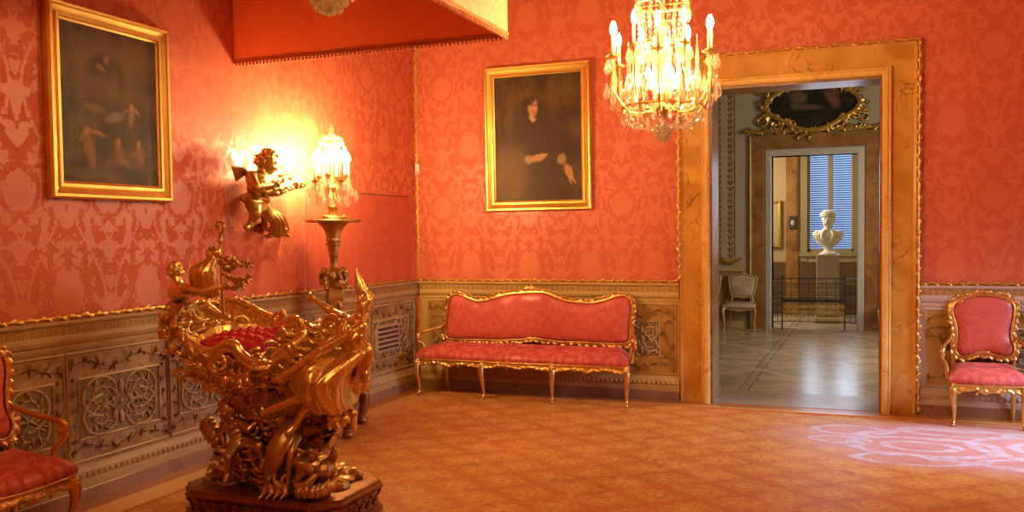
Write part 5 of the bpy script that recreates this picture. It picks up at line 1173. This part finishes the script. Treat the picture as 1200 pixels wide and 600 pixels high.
# connecting carving below the woman
m = MB()
for k in range(40): b = c(rn.uniform(318, 400), rn.uniform(470, 520), rn.uniform(-.12, .1)); acanthus(m, b, b+V((rn.uniform(-.08, .08), rn.uniform(-.08, 0), rn.uniform(-.08, .1))), (rn.uniform(-1, 1), -1, 0), .04, rn, 4, .012)
m.tube([c(395, 480, .0), c(375, 500, .0), c(350, 500, -.05), c(325, 490, -.05)], [.05, .08, .10, .10], 10, 5); m.tube([c(345, 440, -.1), c(348, 470, -.05), c(350, 500, .0)], [.10, .12, .10], 10, 5)
m.build('foot_carving', G['gold_dark'], cr, vox=.007, off=off)
# tufted cushion in the basin
cu = empty('cushion', (bx-.012, by-.045, 1.075), 'tufted crimson velvet cushion lying inside the gilded cradle', 'cushion')
m = MB(); R = []
def cuz(x, y): return 1.045+.055*math.sin(x*30+y*14)*math.sin(y*30-x*14)
for k in range(15):
    t = k/14; ring = []
    for i in range(56):
        a = 2*PI*i/56; x = .335*t*math.cos(a); y = .235*t*math.sin(a); z = .055*(1-t**2.5)+.020*math.cos(x*48+y*34)*math.cos(y*48-x*34)*(1-t**4)+.16*y*(1 if y > 0 else .6)
        ring.append((x, y, z+.03) if t > 0 else (0, 0, z+.03))
    R.append(ring)
R = R[::-1][:-1]; R.append([(0.004*math.cos(2*PI*i/56), 0.004*math.sin(2*PI*i/56), .105) for i in range(56)])
m.loft([[(x*.97, y*.97, z-.06) for x, y, z in R[0]]]+R); m.build('cover', G['velvet'], cu, sharp=80)
m = MB()
for i in range(-4, 5):
    for j in range(-4, 5):
        # buttons sit in the hollows of the tufting
        s_, d_ = (2*i+1)*PI, 2*j*PI; x = (s_*48-d_*34)/(48*48+34*34); y = (s_*34+d_*48)/(48*48+34*34)
        if (x/.29)**2+(y/.20)**2 < 1: t = math.hypot(x/.335, y/.235); m.ell((x, y, .085*(1-t**2.5)*.65+.012+.16*y), .009, None, 8, 5)
m.build('tufting_buttons', G['velvet'], cu)

# ================================================================== THINGS IN THE ROOMS BEYOND
def oval_painting():
    Yp = BY-.03; cx, cz = 3.96, 3.97
    r = empty('overdoor_painting', (cx, BY-.005, cz), 'dark oval painting in a carved gilt scroll frame above the far doorway', 'painting')
    def shape(a, k):
        return (math.cos(a)*(.70+.05*math.cos(4*a))*k, math.sin(a)*(.40+.03*math.cos(4*a))*k)
    N = 64; m = MB(); m.prism([shape(2*PI*i/N, 1.) for i in range(N)], lambda x, z: V((x, -.03, z)), lambda x, z: V((x, -.01, z)))
    m.build('canvas', painting('dark_allegory_painting', (.012, .009, .006), (.03, .022, .014), [(.34, .66, .09, .13, 20, (.20, .13, .07), .45, .6), (.45, .45, .16, .05, -8, (.16, .10, .055), .45, .6), (.72, .6, .06, .2, 15, (.22, .10, .05), .45, .6), (.78, .75, .07, .09, 0, (.17, .09, .05), .45, .6), (.3, .5, .05, .09, 0, (.14, .09, .05), .5, .5)]), r, smooth=False)
    rn = random.Random(4); m = MB(); P = [V((*shape(2*PI*i/N, 1.06), 0)) for i in range(N)]; P = [V((p.x, -.05, p.y)) for p in P]; m.tube(P, .05, 8, closed=True)
    Q = [V((p.x*.95, -.075, p.z*.94)) for p in P]; m.tube(Q, .02, 6, closed=True)
    for k in range(120):
        p = P[rn.randrange(N)]; d = V((p.x, 0, p.z)).normalized(); q = p+d*rn.uniform(-.03, .12); a = rn.uniform(0, 2*PI); m.tube([q, q+V((math.cos(a)*.06, -.03, math.sin(a)*.06)), q+V((math.cos(a+.8)*.1, -.01, math.sin(a+.8)*.1))], [.02, .024, .008], 6, 3)
    for sx in (-1, 1):
        volute(m, V((sx*.86, -.05, -.25)), (1, 0, 0), (0, 0, 1), .12, 1.4, .03, 1, sx); volute(m, V((sx*.83, -.05, .3)), (1, 0, 0), (0, 0, 1), .12, 1.4, .03, 3, -sx); volute(m, V((sx*.55, -.05, -.44)), (1, 0, 0), (0, 0, 1), .09, 1.4, .026, 0, sx)
    m.build('carved_frame', G['gold_dark'], r, vox=.012)
oval_painting()
G['linen'] = damask('pale_brocade', 0, 2, (.46, .40, .28), (.40, .26, .15), .12, .16, True)
G['side_wood'] = plain('pale_gilt_wood', (.42, .30, .13), .4, .3, .2, 14)
def side_chair(loc, rz, label):
    r = empty('side_chair', loc, label, 'chair', 'pale chairs of the room beyond', rz)
    m = MB(); R = []
    for z, k in ((.41, .0), (.44, -.012), (.475, .01), (.49, .05), (.495, .12)): R.append([(x*(1-k/.27), y*(1-k/.25), z) for x, y in ((-.28, -.26), (-.14, -.285), (.14, -.285), (.28, -.26), (.26, -.1), (.25, .1), (.23, .24), (0, .245), (-.23, .24), (-.25, .1), (-.26, -.1))])
    m.loft(R); m.build('seat', G['linen'], r, sharp=70)
    O = [(-.17, .60), (-.2, .68), (-.215, .78), (-.23, .88), (-.21, .94), (-.1, .955), (0, .985), (.1, .955), (.21, .94), (.23, .88), (.215, .78), (.2, .68), (.17, .60), (.08, .585), (0, .575), (-.08, .585)]
    P = smooth_path([(x, 0, z) for x, z in O], 4, True)
    def B(p, k, o): return V((p.x*k, .22-o+.12*(p.z-.55), .77+(p.z-.77)*k))
    m = MB(); m.loft([[B(p, 1, -.015) for p in P], [B(p, 1, .006) for p in P], [B(p, .85, .022) for p in P], [B(p, .4, .03) for p in P], [B(p, .03, .03) for p in P]]); m.build('backrest', G['linen'], r, sharp=70)
    m = MB(); m.tube([B(p, 1.06, .004) for p in P], .02, 8, closed=True)
    for sx in (-1, 1): m.tube([(sx*.17, .225, .60), (sx*.19, .215, .5), (sx*.21, .22, .40)], [.02, .018, .02], 8, 4)
    m.ell((0, .26, 1.0), (.05, .02, .025)); m.build('back_frame', G['side_wood'], r)
    m = MB(); m.loft([[(x, y, .40-.05*(1-abs(x)/.3) if q else .42) for x, y, q in ((-.28, -.265, 1), (0, -.29, 1), (.28, -.265, 1), (.28, -.265, 0), (0, -.29, 0), (-.28, -.265, 0))], [(x, y, .37 if q else .42) for x, y, q in ((-.23, .24, 1), (0, .245, 1), (.23, .24, 1), (.23, .24, 0), (0, .245, 0), (-.23, .24, 0))]]); m.build('apron', G['side_wood'], r, smooth=False)
    for sx in (-1, 1):
        m = MB(); m.tube([(sx*.26, -.25, .41), (sx*.275, -.275, .34), (sx*.255, -.25, .16), (sx*.25, -.24, .06), (sx*.265, -.27, 0)], [.03, .03, .02, .015, .016], 8, 5); m.build('leg', G['side_wood'], r)
        m = MB(); m.tube([(sx*.21, .22, .40), (sx*.21, .23, .2), (sx*.22, .25, 0)], [.022, .018, .015], 8, 4); m.build('leg', G['side_wood'], r)
side_chair((2.77, 7.10, 0), 0, 'pale brocade side chair left of the far doorway, seen whole')
side_chair((2.13, 7.12, 0), 0, 'pale brocade side chair half hidden behind the marble door jamb, leftmost')
side_chair((5.33, 7.12, 0), 0, 'pale chair glimpsed right of the far doorway beside the marble jamb')
# wrought iron barrier in the far doorway
def railing():
    x0, x1, y = 3.44, 4.50, 7.60
    r = empty('iron_railing', ((x0+x1)/2, y, 0), 'low black wrought iron scrollwork barrier standing in the far doorway', 'railing'); off = r.location
    H_ = .90
    def panel(a, b, nm):
        a, b = V(a), V(b); d = b-a; L = d.length; d.normalize(); z = V((0, 0, 1)); m = MB()
        for zz in (.13, .55, H_-.09, H_): m.tube([a+z*zz, b+z*zz], .008, 6)
        n = max(2, int(L/.15)); w = L/n
        for i in range(n+1): m.tube([a+d*(i*w)+z*.13, a+d*(i*w)+z*H_], .006, 6)
        for i in range(n):
            cc = a+d*((i+.5)*w)
            for zz, R in ((.24, .06), (.44, .06), (.64, .055), (.76, .04)):
                for s in (-1, 1): volute(m, cc+z*zz+d*(s*w*.2), d*s, z, min(R, w*.36), 1.3, .0045, 0, 1 if zz < .4 else -1)
        m.build(nm, G['iron'], r, off=off)
    panel((x0, y, 0), (x1, y, 0), 'scroll_panel'); panel((3.29, y-.17, 0), (x0, y, 0), 'side_wing'); panel((x1, y, 0), (4.68, y-.17, 0), 'side_wing')
    for x in (x0, x1):
        m = MB(); m.tube([(x, y, .0), (x, y, H_+.03)], .012, 8); m.ell((x, y, H_+.04), .02); m.tube([(x, y-.12, 0), (x, y-.05, .09), (x, y, .12)], .010, 6, 4); m.build('post', G['iron'], r, off=off)
    m = MB(); m.box((x0, y-.02, .48), (x1, y+.0, .53)); m.build('cross_bar', G['iron'], r, off=off, smooth=False)
    m = MB()
    for i in range(11):
        for j in range(3):
            cc = V((x0+.05+i*.096, y-.012, .19+j*.105))
            for q in range(4): a = PI/4+q*PI/2; volute(m, cc+V((math.cos(a)*.024, 0, math.sin(a)*.024)), (math.cos(a), 0, math.sin(a)), (-math.sin(a), 0, math.cos(a)), .026, 1.1, .005, 0, 1 if q % 2 else -1)
    for j in range(4): m.tube([(x0, y-.012, .138+j*.105), (x1, y-.012, .138+j*.105)], .005, 5)
    m.build('gilt_fretwork', G['gold_dark'], r, off=off)
railing()
# marble bust on its pedestal
bxp, byp = 4.165, 9.0
pd = empty('pedestal', (bxp, byp, 0), 'square veined stone pedestal under the white bust in the last room', 'pedestal')
m = MB(); m.box((-.2, -.2, .10), (.2, .2, 1.30), .012); m.build('shaft', plain('beige_stone', (.46, .36, .25), .5, 0, .1), pd, smooth=False)
m = MB(); m.box((-.25, -.25, 0), (.25, .25, .10), .02); m.build('foot', G['grey_stone'], pd, smooth=False)
bu = empty('marble_bust', (bxp, byp, 1.30), 'white marble bust of a bearded man in a round cap before the blue shutters', 'bust')
m = MB(); m.lathe([(.15, 0), (.15, .025), (.12, .04), (.075, .07), (.07, .11), (.10, .14), (.11, .16)], 24); m.build('socle', G['white_marble'], bu)
m = MB(); rn = random.Random(9)
m.loft([[(math.cos(a)*w, math.sin(a)*d+.01, z) for a in [2*PI*i/24 for i in range(24)]] for w, d, z in ((.08, .06, .14), (.16, .10, .18), (.22, .13, .24), (.265, .145, .32), (.27, .14, .38), (.22, .12, .43), (.12, .10, .47), (.075, .08, .50), (.07, .075, .56))])
for s in (-1, 1):
    m.ell((s*.20, .01, .385), (.085, .095, .075)); m.tube([(s*.05, -.10, .47), (s*.10, -.155, .38), (s*.07, -.15, .28), (s*.02, -.12, .2)], [.02, .03, .03, .02], 8, 5)
    for k in range(4): m.tube([(s*(.1+.04*k), -.06, .45-.02*k), (s*(.13+.04*k), -.15+.015*k, .33), (s*(.09+.03*k), -.13+.01*k, .20+.02*k)], .014, 7, 5)
head(m, (0, -.03, .66), (-.12, -1, -.05), (0, 0, 1), .285, rn, .8, beard=True)
for k in range(5): m.tube([V((math.cos(a)*(.132-.012*k*(k > 2)), -.02+math.sin(a)*(.142-.012*k*(k > 2)), .735+.02*k)) for a in [2*PI*i/20 for i in range(20)]], .018, 8, closed=True)
m.ell((0, -.02, .785), (.14, .145, .065)); m.build('figure', G['white_marble'], bu, vox=.0075)
# picture on the side wall of the last room, ornament on the pilaster
r = empty('wall_picture', (CX0+1.42, CY1-.02, 1.9), 'tall narrow gilt-framed picture at the left edge of the last room', 'picture')
m = MB(); frame4(m, .30, 1.0, [(0, 0), (0, .04), (.03, .05), (.06, .03), (.06, 0)]); m.build('frame', G['gold_dark'], r, smooth=False); m = MB(); m.box((-.1, -.02, -.45), (.1, -.004, .45)); m.build('canvas', plain('tan_canvas', (.42, .30, .14), .5, 0, .3, 3), r, smooth=False)
p = wy(929, 261, CY1-.07); r = empty('wall_plaque', (p.x, CY1-.062, p.z), 'small dark plaque fixed to the brown marble pilaster in the last room', 'plaque')
m = MB(); m.box((-.075, -.03, -.14), (.075, 0, .14), .012); m.build('plate', plain('dark_plaque', (.05, .035, .025), .4), r, smooth=False); m = MB(); m.ell((0, -.03, .0), (.04, .015, .06)); m.build('boss', G['grey_stone'], r)
bpy.data.scenes.remove(TMP)
